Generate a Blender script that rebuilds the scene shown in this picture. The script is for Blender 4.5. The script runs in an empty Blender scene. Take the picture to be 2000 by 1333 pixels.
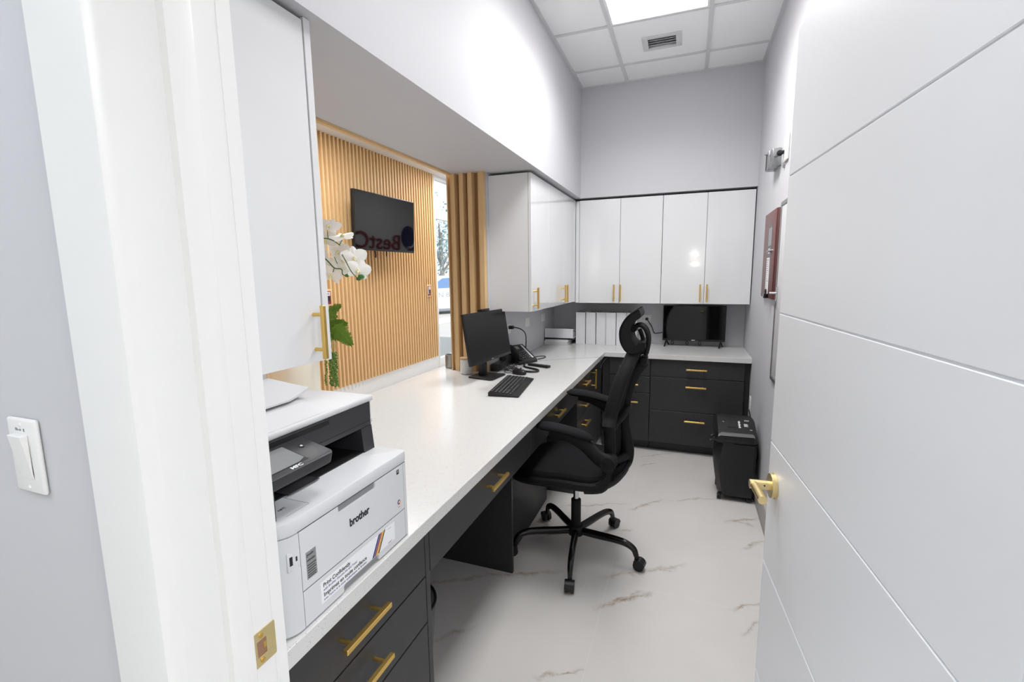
import bpy, bmesh, math, random
from mathutils import Vector, Matrix
random.seed(7)
D = bpy.data; S = bpy.context.scene; COL = S.collection
V = Vector; pi = math.pi

# ------------------------------------------------------------------ materials
def lin(c):
    f = lambda u: u / 12.92 if u <= .04045 else ((u + .055) / 1.055) ** 2.4
    return tuple(f(x / 255.) for x in c) + (1.,)
def mat(name, rgb, rough=.5, metal=0., spec=.5, coat=0., coat_rough=.05, emit=None, estr=0., trans=0., alpha=1.):
    m = D.materials.new(name); m.use_nodes = True
    b = m.node_tree.nodes['Principled BSDF']
    b.inputs['Base Color'].default_value = lin(rgb)
    b.inputs['Roughness'].default_value = rough
    b.inputs['Metallic'].default_value = metal
    b.inputs['Specular IOR Level'].default_value = spec
    b.inputs['Coat Weight'].default_value = coat
    b.inputs['Coat Roughness'].default_value = coat_rough
    b.inputs['Transmission Weight'].default_value = trans
    b.inputs['Alpha'].default_value = alpha
    if emit:
        b.inputs['Emission Color'].default_value = lin(emit); b.inputs['Emission Strength'].default_value = estr
    return m
def N(m, t, **k):
    n = m.node_tree.nodes.new(t)
    for a, v in k.items(): setattr(n, a, v)
    return n
def L(m, a, b): m.node_tree.links.new(a, b)
def bs(m): return m.node_tree.nodes['Principled BSDF']
def coords(m, scale=(1, 1, 1), rot=(0, 0, 0)):
    tc = N(m, 'ShaderNodeTexCoord'); mp = N(m, 'ShaderNodeMapping')
    mp.inputs['Scale'].default_value = scale; mp.inputs['Rotation'].default_value = rot
    L(m, tc.outputs['Object'], mp.inputs['Vector']); return mp.outputs['Vector']
def noise(m, vec, scale, detail=4, rough=.5):
    n = N(m, 'ShaderNodeTexNoise'); n.inputs['Scale'].default_value = scale
    n.inputs['Detail'].default_value = detail; n.inputs['Roughness'].default_value = rough
    L(m, vec, n.inputs['Vector']); return n.outputs['Fac']
def ramp(m, fac, stops):
    r = N(m, 'ShaderNodeValToRGB'); e = r.color_ramp.elements
    while len(e) < len(stops): e.new(.5)
    for i, (p, c) in enumerate(stops): e[i].position = p; e[i].color = c if len(c) == 4 else lin(c)
    L(m, fac, r.inputs['Fac']); return r.outputs['Color']
def bump(m, h, strength=.1, dist=.002):
    b = N(m, 'ShaderNodeBump'); b.inputs['Strength'].default_value = strength; b.inputs['Distance'].default_value = dist
    L(m, h, b.inputs['Height']); L(m, b.outputs['Normal'], bs(m).inputs['Normal'])
def mixc(m, fac, a, b):
    x = N(m, 'ShaderNodeMix', data_type='RGBA')
    for s, v in ((x.inputs[0], fac), (x.inputs[6], a), (x.inputs[7], b)):
        if isinstance(v, (tuple, float, int)): s.default_value = v
        else: L(m, v, s)
    return x.outputs[2]
def math_(m, op, a, b=None, c=None, clamp=False):
    x = N(m, 'ShaderNodeMath', operation=op, use_clamp=clamp)
    for i, v in enumerate((a, b, c)):
        if v is None: continue
        if isinstance(v, (float, int)): x.inputs[i].default_value = v
        else: L(m, v, x.inputs[i])
    return x.outputs[0]

M = {}
M['wall'] = mat('wall_paint', (208, 208, 212), .62, spec=.3)
bump(M['wall'], noise(M['wall'], coords(M['wall']), 260, 3), .12, .001)
M['wall_white'] = mat('waiting_wall_paint', (236, 234, 230), .6, spec=.3)
M['trim'] = mat('white_trim_enamel', (240, 240, 239), .32)
M['tile'] = mat('ceiling_tile', (252, 252, 252), .85, spec=.2)
bump(M['tile'], noise(M['tile'], coords(M['tile']), 180, 4), .25, .002)
M['tbar'] = mat('ceiling_grid_metal', (218, 218, 220), .45)
M['base'] = mat('grey_baseboard', (176, 173, 170), .5)
M['gloss'] = mat('gloss_white_laminate', (232, 233, 235), .1, spec=.5, coat=.6, coat_rough=.03)
M['carcass'] = mat('white_carcass', (206, 206, 208), .4)
M['dark'] = mat('charcoal_laminate', (58, 58, 60), .42, spec=.4)
m = M['dark']; v = coords(m, (1, 1, 1)); n = noise(m, v, 45, 6, .7)
L(m, ramp(m, n, [(.3, (46, 46, 48)), (.7, (52, 52, 54))]), bs(m).inputs['Base Color']); bump(m, noise(m, v, 420, 2), .12, .0006)
M['darkin'] = mat('charcoal_carcass', (36, 36, 38), .5)
M['black'] = mat('black_plastic', (19, 19, 21), .42)
M['blackmatte'] = mat('black_fabric_mesh', (15, 16, 19), .85, spec=.25)
m = M['blackmatte']; bump(m, noise(m, coords(m), 900, 2), .3, .0006)
M['chairblack'] = mat('black_chair_plastic', (17, 17, 19), .62, spec=.3)
M['blackgloss'] = mat('black_gloss_metal', (14, 14, 15), .16)
M['screen'] = mat('dark_screen_glass', (9, 9, 10), .04, spec=.42)
M['monscreen'] = mat('matte_monitor_screen', (17, 17, 18), .33, spec=.5)
M['gold'] = mat('brushed_brass', (224, 188, 108), .34, metal=1.)
m = M['gold']; bump(m, noise(m, coords(m, (1, 1, 1)), 500, 2), .06, .0004)
M['goldsat'] = mat('satin_brass', (232, 212, 158), .36, metal=1.)
M['chrome'] = mat('chrome', (205, 205, 208), .18, metal=1.)
M['steel'] = mat('grey_steel', (165, 167, 168), .36, metal=.85)
M['door'] = mat('door_paint', (244, 247, 252), .38)
M['prwhite'] = mat('printer_light_grey', (216, 218, 221), .42)
M['prtop'] = mat('printer_lid_grey', (208, 208, 210), .5)
M['prdark'] = mat('printer_dark_grey', (50, 50, 54), .42)
M['prblack'] = mat('printer_black', (16, 16, 17), .5)
M['lcd'] = mat('grey_touch_screen', (128, 130, 132), .12)  # grey stands in for the reflection on the printer's touch screen
M['seam'] = mat('seam_shadow', (58, 62, 66), .7)
M['white'] = mat('white_plastic', (240, 239, 237), .35)
M['paper'] = mat('white_paper', (232, 232, 233), .7)
M['binder'] = mat('white_binder_vinyl', (226, 227, 231), .35)
M['label'] = mat('sticker_white', (240, 241, 245), .35)
M['ink'] = mat('ink_black', (24, 24, 26), .6)
M['inkblue'] = mat('ink_blue', (62, 70, 126), .6)
M['blue'] = mat('stripe_blue', (38, 62, 130), .5)
M['red'] = mat('stripe_red', (156, 40, 62), .5)
M['yellow'] = mat('stripe_yellow', (224, 172, 48), .5)
M['grey'] = mat('mid_grey', (140, 141, 143), .45)
M['silverlabel'] = mat('silver_label', (150, 152, 154), .35, metal=.3)
M['maroon'] = mat('maroon_enamel', (112, 70, 68), .4)
M['plate'] = mat('grey_label', (92, 92, 96), .4)
M['petal'] = mat('orchid_petal', (255, 254, 250), .45)
bs(M['petal']).inputs['Subsurface Weight'].default_value = .0
M['petalc'] = mat('orchid_centre', (238, 234, 186), .5)
M['stem'] = mat('green_stem', (72, 100, 48), .5)
M['leaf'] = mat('fern_green', (98, 138, 42), .55)
M['pearl'] = mat('trailing_plant_green', (88, 124, 44), .5)
M['cream'] = mat('cream_planter', (236, 228, 212), .4)
M['soil'] = mat('dark_soil', (50, 40, 30), .9)
M['wax'] = mat('white_glass_jar', (240, 240, 238), .15, coat=.5)
M['glass'] = mat('clear_glass', (255, 255, 255), .02, trans=1., spec=.5)
bs(M['glass']).inputs['IOR'].default_value = 1.05
M['lamp'] = mat('light_diffuser', (255, 255, 255), .5, emit=(255, 253, 250), estr=5.2)
M['lid'] = mat('bamboo_lid', (200, 170, 132), .5)
M['asphalt'] = mat('outdoor_paving', (176, 174, 170), .85)
M['carwhite'] = mat('car_paint_white', (236, 238, 240), .2, coat=.6)
M['carglass'] = mat('car_window', (110, 140, 185), .05)
M['tyre'] = mat('tyre_rubber', (30, 30, 32), .8)
M['cargrey'] = mat('car_lettering_grey', (150, 156, 164), .5)
M['treeleaf'] = mat('tree_leaf', (140, 164, 166), .7)  # pale blue-grey puts outdoor haze into the leaf colour
M['bark'] = mat('bark', (150, 146, 142), .9)  # lightened so the colour carries haze and overexposure
M['navy'] = mat('logo_navy', (24, 30, 92), .35)
M['signred'] = mat('sign_dark_red', (138, 28, 40), .35)
# oak: stretched grain along Z
m = M['oak'] = mat('oak_slat', (214, 166, 100), .48)
v = coords(m, (60, 60, 1.6)); g = noise(m, v, 6, 5, .6)
L(m, ramp(m, g, [(.25, (212, 170, 118)), (.5, (229, 191, 138)), (.75, (238, 204, 154))]), bs(m).inputs['Base Color'])
m = M['oakdark'] = mat('oak_column', (176, 134, 84), .5)
v = coords(m, (70, 70, 1.6)); g = noise(m, v, 7, 5, .6)
L(m, ramp(m, g, [(.25, (214, 176, 124)), (.5, (226, 190, 140)), (.75, (233, 200, 152))]), bs(m).inputs['Base Color'])
M['oakshade'] = mat('oak_groove_shade', (150, 110, 66), .6)  # darker brown puts the shade of the grooves into the colour
# quartz: fine speckle
m = M['quartz'] = mat('white_quartz', (226, 225, 222), .17, spec=.4)
v = coords(m); vo = N(m, 'ShaderNodeTexVoronoi'); vo.inputs['Scale'].default_value = 210; L(m, v, vo.inputs['Vector'])
gate = math_(m, 'GREATER_THAN', noise(m, v, 60, 3, .6), .53)
sp = math_(m, 'MULTIPLY', math_(m, 'LESS_THAN', vo.outputs['Distance'], .21), gate)
vo2 = N(m, 'ShaderNodeTexVoronoi'); vo2.inputs['Scale'].default_value = 420; L(m, v, vo2.inputs['Vector'])
sp2 = math_(m, 'MULTIPLY', math_(m, 'LESS_THAN', vo2.outputs['Distance'], .2), math_(m, 'GREATER_THAN', noise(m, v, 95, 2), .5))
c = mixc(m, math_(m, 'MULTIPLY', sp2, .35), lin((213, 213, 212)), lin((182, 180, 177)))
c = mixc(m, math_(m, 'MULTIPLY', sp, .75), c, lin((150, 147, 142)))
L(m, c, bs(m).inputs['Base Color'])
# ---------------------------------------------------------------- porcelain floor with veins and joints
m = M['floor'] = mat('porcelain_floor', (214, 208, 202), .22, spec=.45)
tc = N(m, 'ShaderNodeTexCoord'); P0 = tc.outputs['Object']
def warp(scale, amt):
    nn = N(m, 'ShaderNodeTexNoise'); nn.inputs['Scale'].default_value = scale; nn.inputs['Detail'].default_value = 5
    nn.inputs['Roughness'].default_value = .62; L(m, P0, nn.inputs['Vector'])
    s = N(m, 'ShaderNodeVectorMath', operation='SUBTRACT'); L(m, nn.outputs['Color'], s.inputs[0]); s.inputs[1].default_value = (.5, .5, .5)
    s2 = N(m, 'ShaderNodeVectorMath', operation='SCALE'); L(m, s.outputs[0], s2.inputs[0]); s2.inputs['Scale'].default_value = amt
    a = N(m, 'ShaderNodeVectorMath', operation='ADD'); L(m, P0, a.inputs[0]); L(m, s2.outputs[0], a.inputs[1]); return a.outputs[0]
W1 = warp(7, .13)
sx = N(m, 'ShaderNodeSeparateXYZ'); L(m, W1, sx.inputs[0]); wx, wy = sx.outputs[0], sx.outputs[1]
def vein(ax, ay, bx_, by_, w, amp):
    dx, dy = bx_ - ax, by_ - ay; l = math.hypot(dx, dy); ux, uy = dx / l, dy / l
    px = math_(m, 'SUBTRACT', wx, ax); py = math_(m, 'SUBTRACT', wy, ay)
    t = math_(m, 'DIVIDE', math_(m, 'ADD', math_(m, 'MULTIPLY', px, ux), math_(m, 'MULTIPLY', py, uy)), l)
    d = math_(m, 'ABSOLUTE', math_(m, 'SUBTRACT', math_(m, 'MULTIPLY', px, uy), math_(m, 'MULTIPLY', py, ux)))
    core = math_(m, 'SUBTRACT', 1., math_(m, 'DIVIDE', d, w), clamp=True)
    core = math_(m, 'POWER', core, 1.6)
    fall = math_(m, 'MULTIPLY', math_(m, 'MULTIPLY', t, math_(m, 'SUBTRACT', 1., t)), 4., clamp=True)
    return math_(m, 'MULTIPLY', math_(m, 'MULTIPLY', core, fall), amp*1.25)
VE = [(-.36,1.90,-.08,2.15,.028,1.), (-.33,1.93,-.14,2.13,.012,.9), (-.36,2.14,.07,2.42,.022,.75), (-.16,2.30,.0,2.33,.02,.55), (-1.2,1.79,-.86,2.0,.02,.6),
      (-.95,1.97,-.52,2.14,.022,.7), (.25,2.91,.5,3.07,.024,.8), (.32,2.97,.45,2.93,.02,.7), (.33,2.65,.49,2.82,.018,.7), (.22,2.11,.42,2.25,.014,.9), (.25,1.97,.38,2.07,.018,.6),
      (-.5,1.47,-.3,1.60,.014,1.), (-.33,2.88,-.08,3.1,.024,.85), (-.1,3.08,.32,3.27,.016,.6), (-.75,2.77,-.3,2.99,.02,.7), (-.33,3.80,-.02,4.03,.016,.7),
      (-.33,3.6,-.15,3.74,.014,.75), (-.75,2.4,-.58,2.52,.018,.6), (-.95,1.48,-.8,1.65,.018,.6), (-.36,2.60,-.25,2.66,.014,.6), (-2.6,3.2,-2.2,3.6,.03,.8), (-3.3,4.6,-3.0,4.9,.03,.8)]
acc = None
for a in VE:
    x = vein(*a); acc = x if acc is None else math_(m, 'MAXIMUM', acc, x)
brk = noise(m, P0, 26, 5, .7); brk = math_(m, 'MULTIPLY', math_(m, 'SUBTRACT', brk, .28), 2.6, clamp=True)
acc = math_(m, 'MULTIPLY', acc, brk)
cl = noise(m, P0, 1.6, 4, .55)
basec = ramp(m, cl, [(.3, (209, 206, 203)), (.7, (218, 215, 212))])
tint = mixc(m, noise(m, P0, 5, 2), lin((128, 116, 100)), lin((172, 138, 104)))
basec = mixc(m, math_(m, 'MULTIPLY', acc, 1., clamp=True), basec, tint)
so = N(m, 'ShaderNodeSeparateXYZ'); L(m, P0, so.inputs[0])
def joint(out, off, period, w):
    f = math_(m, 'FRACT', math_(m, 'DIVIDE', math_(m, 'SUBTRACT', out, off), period))
    f = math_(m, 'ABSOLUTE', math_(m, 'SUBTRACT', f, .5))
    return math_(m, 'GREATER_THAN', f, .5 - w / period / 2)
jx = joint(so.outputs[0], -.314, .86, .0028); jy = joint(so.outputs[1], 2.133, .9, .0028)
J = math_(m, 'MAXIMUM', jx, jy)
basec = mixc(m, math_(m, 'MULTIPLY', J, .5), basec, lin((226, 222, 216)))
L(m, basec, bs(m).inputs['Base Color'])

# ------------------------------------------------------------------ mesh builder
class MB:
    def __init__(s): s.bm = bmesh.new()
    def box(s, x0, x1, y0, y1, z0, z1, bev=0., seg=2, R=None):
        x0, x1 = min(x0, x1), max(x0, x1); y0, y1 = min(y0, y1), max(y0, y1); z0, z1 = min(z0, z1), max(z0, z1)
        mt = Matrix.Translation(((x0+x1)/2, (y0+y1)/2, (z0+z1)/2)) @ Matrix.Diagonal((x1-x0, y1-y0, z1-z0, 1))
        if R is not None: mt = R @ mt
        r = bmesh.ops.create_cube(s.bm, size=1, matrix=mt)
        if bev > 0:
            es = set(e for v in r['verts'] for e in v.link_edges)
            bmesh.ops.bevel(s.bm, geom=list(es), offset=bev, segments=seg, affect='EDGES', profile=.5)
        return s
    def ring(s, pts): return [s.bm.verts.new(p) for p in pts]
    def loft(s, rings, close=True, caps=True):
        rs = [s.ring(r) for r in rings]; n = len(rs[0])
        for a, b in zip(rs, rs[1:]):
            for i in range(n if close else n - 1):
                j = (i + 1) % n; s.bm.faces.new((a[i], a[j], b[j], b[i]))
        if caps and close:
            s.bm.faces.new(list(reversed(rs[0]))); s.bm.faces.new(rs[-1])
        return s
    def frame(s, d):
        d = d.normalized(); a = V((0, 0, 1)) if abs(d.z) < .9 else V((1, 0, 0))
        u = d.cross(a).normalized(); return u, u.cross(d)   # u lateral, w up-ish
    def cyl(s, p0, p1, r0, r1=None, n=20):
        p0, p1 = V(p0), V(p1); r1 = r0 if r1 is None else r1; u, w = s.frame(p1 - p0)
        f = lambda p, r: [p + (u * math.cos(t) + w * math.sin(t)) * r for t in [2*pi*i/n for i in range(n)]]
        return s.loft([f(p0, r0), f(p1, r1)])
    def tube(s, pts, r, n=8, close=False, prof=None, smooth=0, flat=None):
        pts = [V(p) for p in pts]
        if n < 13 and (max(r) if isinstance(r, (list, tuple)) else r) > .0022: n = 13
        if smooth:
            q = []; k = len(pts)
            for i in range(k if close else k - 1):
                g = (lambda j: pts[j % k]) if close else (lambda j: pts[max(0, min(k-1, j))])
                a, b, c, d = g(i-1), g(i), g(i+1), g(i+2)
                for t in range(smooth):
                    t /= smooth; q.append(.5*((2*b)+(c-a)*t+(2*a-5*b+4*c-d)*t*t+(3*b-a-3*c+d)*t**3))
            if not close: q.append(pts[-1])
            pts = q
        rr = r if isinstance(r, (list, tuple)) else [r]
        k = len(pts); rings = []
        u = None
        for i, p in enumerate(pts):
            d = (pts[(i+1) % k] - pts[i-1]) if close else (pts[min(i+1, k-1)] - pts[max(i-1, 0)])
            d.normalize()
            if flat is not None:
                w = V(flat) - d * V(flat).dot(d); w.normalize(); u = d.cross(w)
            else:
                if u is None: u, w = s.frame(d)
                u = (u - d * u.dot(d)).normalized(); w = u.cross(d)
            t_ = i / max(1, k-1) * (len(rr)-1); i0 = int(t_); f = t_ - i0
            ra = rr[i0] * (1-f) + rr[min(i0+1, len(rr)-1)] * f
            sa, sb = prof or (1, 1)
            rings.append([p + u * math.cos(2*pi*j/n) * ra * sa + w * math.sin(2*pi*j/n) * ra * sb for j in range(n)])
        if close:
            rs = [s.ring(x) for x in rings]
            for a, b in zip(rs, rs[1:] + rs[:1]):
                for i in range(n): s.bm.faces.new((a[i], a[(i+1) % n], b[(i+1) % n], b[i]))
            return s
        return s.loft(rings)
    def lathe(s, prof, c=(0, 0, 0), n=28):
        c = V(c); return s.loft([[c + V((r*math.cos(2*pi*i/n), r*math.sin(2*pi*i/n), z)) for i in range(n)] for r, z in prof])
    def prism(s, poly, axis, a0, a1, bev=0., seg=2):
        f = {'x': lambda a, p: (a, p[0], p[1]), 'y': lambda a, p: (p[0], a, p[1]), 'z': lambda a, p: (p[0], p[1], a)}[axis]
        n0 = len(s.bm.verts)
        s.loft([[f(a0, p) for p in poly], [f(a1, p) for p in poly]])
        if bev > 0:
            s.bm.verts.ensure_lookup_table(); vs = list(s.bm.verts)[n0:]
            es = set(e for v in vs for e in v.link_edges)
            bmesh.ops.recalc_face_normals(s.bm, faces=list(set(f for v in vs for f in v.link_faces)))
            bmesh.ops.bevel(s.bm, geom=list(es), offset=bev, segments=seg, affect='EDGES', profile=.5)
        return s
    def ball(s, c, r, n=12):
        r = (r, r, r) if isinstance(r, (int, float)) else r
        bmesh.ops.create_uvsphere(s.bm, u_segments=n, v_segments=max(6, n*2//3), radius=1, matrix=Matrix.Translation(c) @ Matrix.Diagonal((*r, 1))); return s
    def face(s, pts): s.bm.faces.new([s.bm.verts.new(p) for p in pts]); return s
    def xf(s, Mx): bmesh.ops.transform(s.bm, matrix=Mx, verts=s.bm.verts); return s
    def build(s, name, m, parent=None, rec=True, sharp=32):
        if rec: bmesh.ops.recalc_face_normals(s.bm, faces=s.bm.faces)
        me = D.meshes.new(name); o = V((0, 0, 0)); q = parent
        while q is not None:                           # room coordinates -> thing coordinates
            if q.get('_local'): o = V((0, 0, 0)); break
            o += V(q.location); q = q.parent
        if o.length: bmesh.ops.translate(s.bm, verts=s.bm.verts, vec=-o)
        s.bm.to_mesh(me); s.bm.free()
        for p in me.polygons: p.use_smooth = True
        try: me.set_sharp_from_angle(angle=math.radians(sharp))
        except Exception: pass
        me.materials.append(M[m]); ob = D.objects.new(name, me); COL.objects.link(ob)
        if parent is not None: ob.parent = parent
        return ob
LOCALS = []
def tag(o, label=None, cat=None, group=None, kind=None):
    if label: o['label'] = label
    if cat: o['category'] = cat
    if group: o['group'] = group
    if kind: o['kind'] = kind
    return o
def thing(name, label, cat, loc, rz=None, group=None):
    """Empty at a thing's base. Without rz its parts are given in room coordinates, with rz in the thing's own."""
    o = D.objects.new(name, None); COL.objects.link(o); o.location = loc; o.empty_display_size = .05
    if rz is not None: o.rotation_euler.z = rz; o['_local'] = 1; LOCALS.append(o)
    return tag(o, label, cat, group)
def struct(name, mb, m, parent=None):
    o = mb.build(name, m, parent); o['kind'] = 'structure'; return o
def dup(root, loc, label, rz=None):
    r = root.copy(); COL.objects.link(r); r.location = loc; r['label'] = label
    if rz is not None: r.rotation_euler.z = rz
    for ch in list(root.children):
        c_ = ch.copy(); COL.objects.link(c_); c_.parent = r
        for g_ in list(ch.children):
            d = g_.copy(); COL.objects.link(d); d.parent = c_
    return r
def text_bm(mb, body, size, org, right, up, depth=.0006, align='LEFT', sx=1., bold=0.):
    cu = D.curves.new('lettering', 'FONT'); cu.body = body; cu.size = size; cu.align_x = align; cu.extrude = depth / 2; cu.resolution_u = 3; cu.offset = bold
    ob = D.objects.new('lettering', cu); COL.objects.link(ob)
    dg = bpy.context.evaluated_depsgraph_get(); me = D.meshes.new_from_object(ob.evaluated_get(dg))
    D.objects.remove(ob); D.curves.remove(cu)
    r, u = V(right).normalized(), V(up).normalized(); n = r.cross(u)
    Mx = Matrix(((r.x*sx, u.x, n.x, org[0]), (r.y*sx, u.y, n.y, org[1]), (r.z*sx, u.z, n.z, org[2]), (0, 0, 0, 1)))
    me.transform(Mx); mb.bm.from_mesh(me); D.meshes.remove(me); return mb
def bar_handle(par, axis, a0, a1, b, z, face, out=.034, nrm='x', sg=1):
    """square brass bar on two posts. axis: direction of the bar; face: door surface; bar stands out along nrm."""
    mb = MB(); t = .006; f0 = face; f1 = face + sg * out
    lo, hi = f1 - t, f1 + t
    q = (a0 + .025, a1 - .025)
    if nrm == 'x' and axis == 'y':
        mb.box(lo, hi, a0, a1, z - t, z + t, .0012, 1)
        for y in q: mb.cyl((f0, y, z), (f1, y, z), .005, n=12)
    elif nrm == 'x' and axis == 'z':
        mb.box(lo, hi, b - t, b + t, a0, a1, .0012, 1)
        for y in q: mb.cyl((f0, b, y), (f1, b, y), .005, n=12)
    elif nrm == 'y' and axis == 'x':
        mb.box(a0, a1, lo, hi, z - t, z + t, .0012, 1)
        for y in q: mb.cyl((y, f0, z), (y, f1, z), .005, n=12)
    else:
        mb.box(b - t, b + t, lo, hi, a0, a1, .0012, 1)
        for y in q: mb.cyl((b, f0, y), (b, f1, y), .005, n=12)
    return mb.build('handle', 'gold', par)
# ================================================================== THE SETTING
ZC, ZK, ZT = 3.085, 2.173, .846          # ceiling, soffit, counter top
XB, XR, YK, YW, XL = -.9225, .4857, 4.217, 4.58, -1.265
struct('floor', MB().box(-3.9, 2.3, -2.7, 9.7, -.1, 0), 'floor')
# ceiling with lay-in tiles; the light and the vent sit in openings
TX = (-.537, .073); LY = (2.06, 3.28)
mb = MB()
mb.box(XB, TX[0], .54, YK, 3.093, 3.12).box(TX[1], XR, .54, YK, 3.093, 3.12)
mb.box(TX[0], TX[1], .54, LY[0], 3.093, 3.12).box(TX[0], TX[1], LY[1], 3.525, 3.093, 3.12)
mb.box(TX[0], TX[1], 3.705, YK, 3.093, 3.12).box(TX[0], -.345, 3.525, 3.705, 3.093, 3.12).box(-.115, TX[1], 3.525, 3.705, 3.093, 3.12)
mb.box(XB, XR, .54, YK, 3.2, 3.3)
ceil = struct('ceiling', mb, 'tile')
mb = MB(); h = .012
for x in TX: mb.box(x-h, x+h, .54, YK, 3.085, 3.094)
for y in (.84, 1.45, 2.06, 2.67, 3.28, 3.89):
    mb.box(XB, TX[0]-h, y-h, y+h, 3.086, 3.094).box(TX[1]+h, XR, y-h, y+h, 3.086, 3.094)
    if y != 2.67: mb.box(TX[0]+h, TX[1]-h, y-h, y+h, 3.086, 3.094)
mb.box(XB, XB+.02, .54, YK, 3.084, 3.0935).box(XR-.02, XR, .54, YK, 3.084, 3.0935).box(XB+.02, XR-.02, YK-.008, YK, 3.0845, 3.0935)
struct('ceiling_grid', mb, 'tbar', ceil)
# left wall: pier behind the near cabinet, wall over the opening, far pier, low wall under the counter
mb = MB()
mb.box(-1.49, XB, .54, YW, ZK, 3.3)
mb.box(-1.49, XL, .54, 1.10, 0, ZK).box(-1.49, XL, 2.905, YW, 0, ZK).box(-1.49, XL, 1.10, 2.905, 0, .8)
mb.box(-1.49, -1.3, YW, 9.6, 0, 3.3)
wl = struct('wall_left', mb, 'wall')
struct('wall_back', MB().box(XB, XR+.12, YK, YW+.12, ZK, 3.3).box(-1.3, XR+.12, YW, YW+.12, 0, ZK), 'wall')
struct('wall_right', MB().box(XR, XR+.12, .54, YK, 0, 3.3).box(XR, XR+.12, YK, YW, 0, ZK), 'wall')
mb = MB()
mb.box(-2.6, -.70, .365, .54, 0, 3.3).box(.39, 2.3, .365, .54, 0, 3.3).box(-.70, .39, .365, .54, 2.18, 3.3)
struct('wall_front', mb, 'wall')
struct('baseboard_right', MB().box(.464, XR, .54, 3.96, 0, .125, .004).box(.4655, XR, .54, 3.96, .125, .142, .004), 'base')
# doorway: casing, jamb, stop; the latch side is in view
mb = MB()
mb.prism([(-.725, .348), (-.64, .348), (-.628, .352), (-.622, .362), (-.622, .372), (-.725, .372)], 'z', 0, 2.24)
mb.box(-.70, -.645, .366, .5465, 0, 2.12)                       # jamb backing
mb.prism([(-.65, .366), (-.637, .366), (-.636, .379), (-.636, .438), (-.626, .441), (-.624, .446), (-.624, .474), (-.626, .478), (-.636, .479), (-.636, .5455), (-.637, .5465), (-.65, .5465)], 'z', 0, 2.12)
mb.box(-.6365, -.6352, .5215, .5222, 0, 2.12)
mb.prism([(-.725, .54), (-.64, .54), (-.64, .545), (-.725, .552)], 'z', 0, .02)
struct('trim_1', mb, 'trim')
mb = MB()
mb.box(.33, .39, .366, .5465, 0, 2.12).box(.32, .33, .441, .478, 0, 2.11).box(.322, .425, .348, .372, 0, 2.24)
mb.box(-.65, .39, .366, .5465, 2.12, 2.18).box(-.725, .425, .3475, .372, 2.135, 2.24)
struct('trim_2', mb, 'trim')
# corridor the photograph is taken from
struct('wall_corridor', MB().box(-2.7, -2.6, -2.7, .54, 0, 3.0).box(2.3, 2.4, -2.7, .54, 0, 3.0).box(-2.7, 2.4, -2.8, -2.7, 0, 3.0), 'wall_white')
struct('ceiling_corridor', MB().box(-2.7, 2.4, -2.8, .365, 2.75, 2.9), 'tile')
# waiting room beyond the counter
struct('wall_waiting', MB().box(-3.92, -3.85, .3, 6.70, 0, 3.2).box(-3.92, -1.3, 9.6, 9.7, 0, 3.2).box(-3.92, -2.6, .22, .3, 0, 3.2).box(-2.7, -2.6, .22, .54, 0, 3.2), 'wall_white')
struct('ceiling_waiting', MB().box(-4.0, -1.49, .3, 9.6, 3.085, 3.25), 'wall_white')
mb = MB(); y = .42
while y < 6.64:
    mb.prism([(-3.840, y+.003), (-3.802, y+.0045), (-3.802, y+.0305), (-3.840, y+.032)], 'z', .20, 3.085); y += .066
sl_ = struct('wall_slats', mb, 'oak')
struct('shaded_slat_backing', MB().box(-3.8499, -3.8401, .3, 6.69, .20, 3.085), 'oakshade', sl_)  # board coloured darker to imitate the shade between slats
struct('baseboard_waiting', MB().box(-3.85, -3.832, .3, 6.70, 0, .20, .003), 'trim')
# timber lining on the waiting side of the wall end and soffit edge
mb = MB()
mb.box(-1.512, -1.491, 1.10, 2.86, 2.16, 2.23).box(-1.515, -1.2655, 1.101, 1.112, 0.85, 2.17)
struct('trim_3', mb, 'oak')
struct('trim_4', MB().box(-1.512, -1.4915, 2.98, 9.6, 2.92, 3.08), 'wall_white')
# fluted timber cladding on the far end of the opening
CY = 2.862
FL_ = CY+.040
poly = [(-1.535, FL_), (-1.535, CY+.002), (-1.5265, CY+.002), (-1.5265, FL_-.012), (-1.5165, FL_-.012), (-1.5165, FL_)]
for k in range(3):
    x0 = -1.506 + k * .0625
    poly += [(x0, FL_), (x0+.004, CY-.004), (x0+.033, CY-.004), (x0+.037, FL_)]
poly += [(-1.3165, FL_), (-1.3165, FL_-.014), (-1.300, FL_-.014), (-1.300, CY+.002), (-1.2685, CY+.002), (-1.2685, 2.9042), (-1.535, 2.9042)]
mb = MB().prism(poly, 'z', ZT+.0005, ZK)
mb.prism([(-1.535, 2.9046), (-1.492, 2.9046), (-1.492, 3.30), (-1.535, 3.30)], 'z', ZT+.0005, ZK)
c5 = struct('trim_5', mb, 'oakdark')
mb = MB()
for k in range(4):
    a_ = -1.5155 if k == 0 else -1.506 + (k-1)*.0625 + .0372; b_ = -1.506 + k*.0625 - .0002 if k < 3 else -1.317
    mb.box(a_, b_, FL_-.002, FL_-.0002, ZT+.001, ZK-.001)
struct('groove_shade', mb, 'oakshade', c5)  # thin dark strips painting shade onto the groove floors
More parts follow.
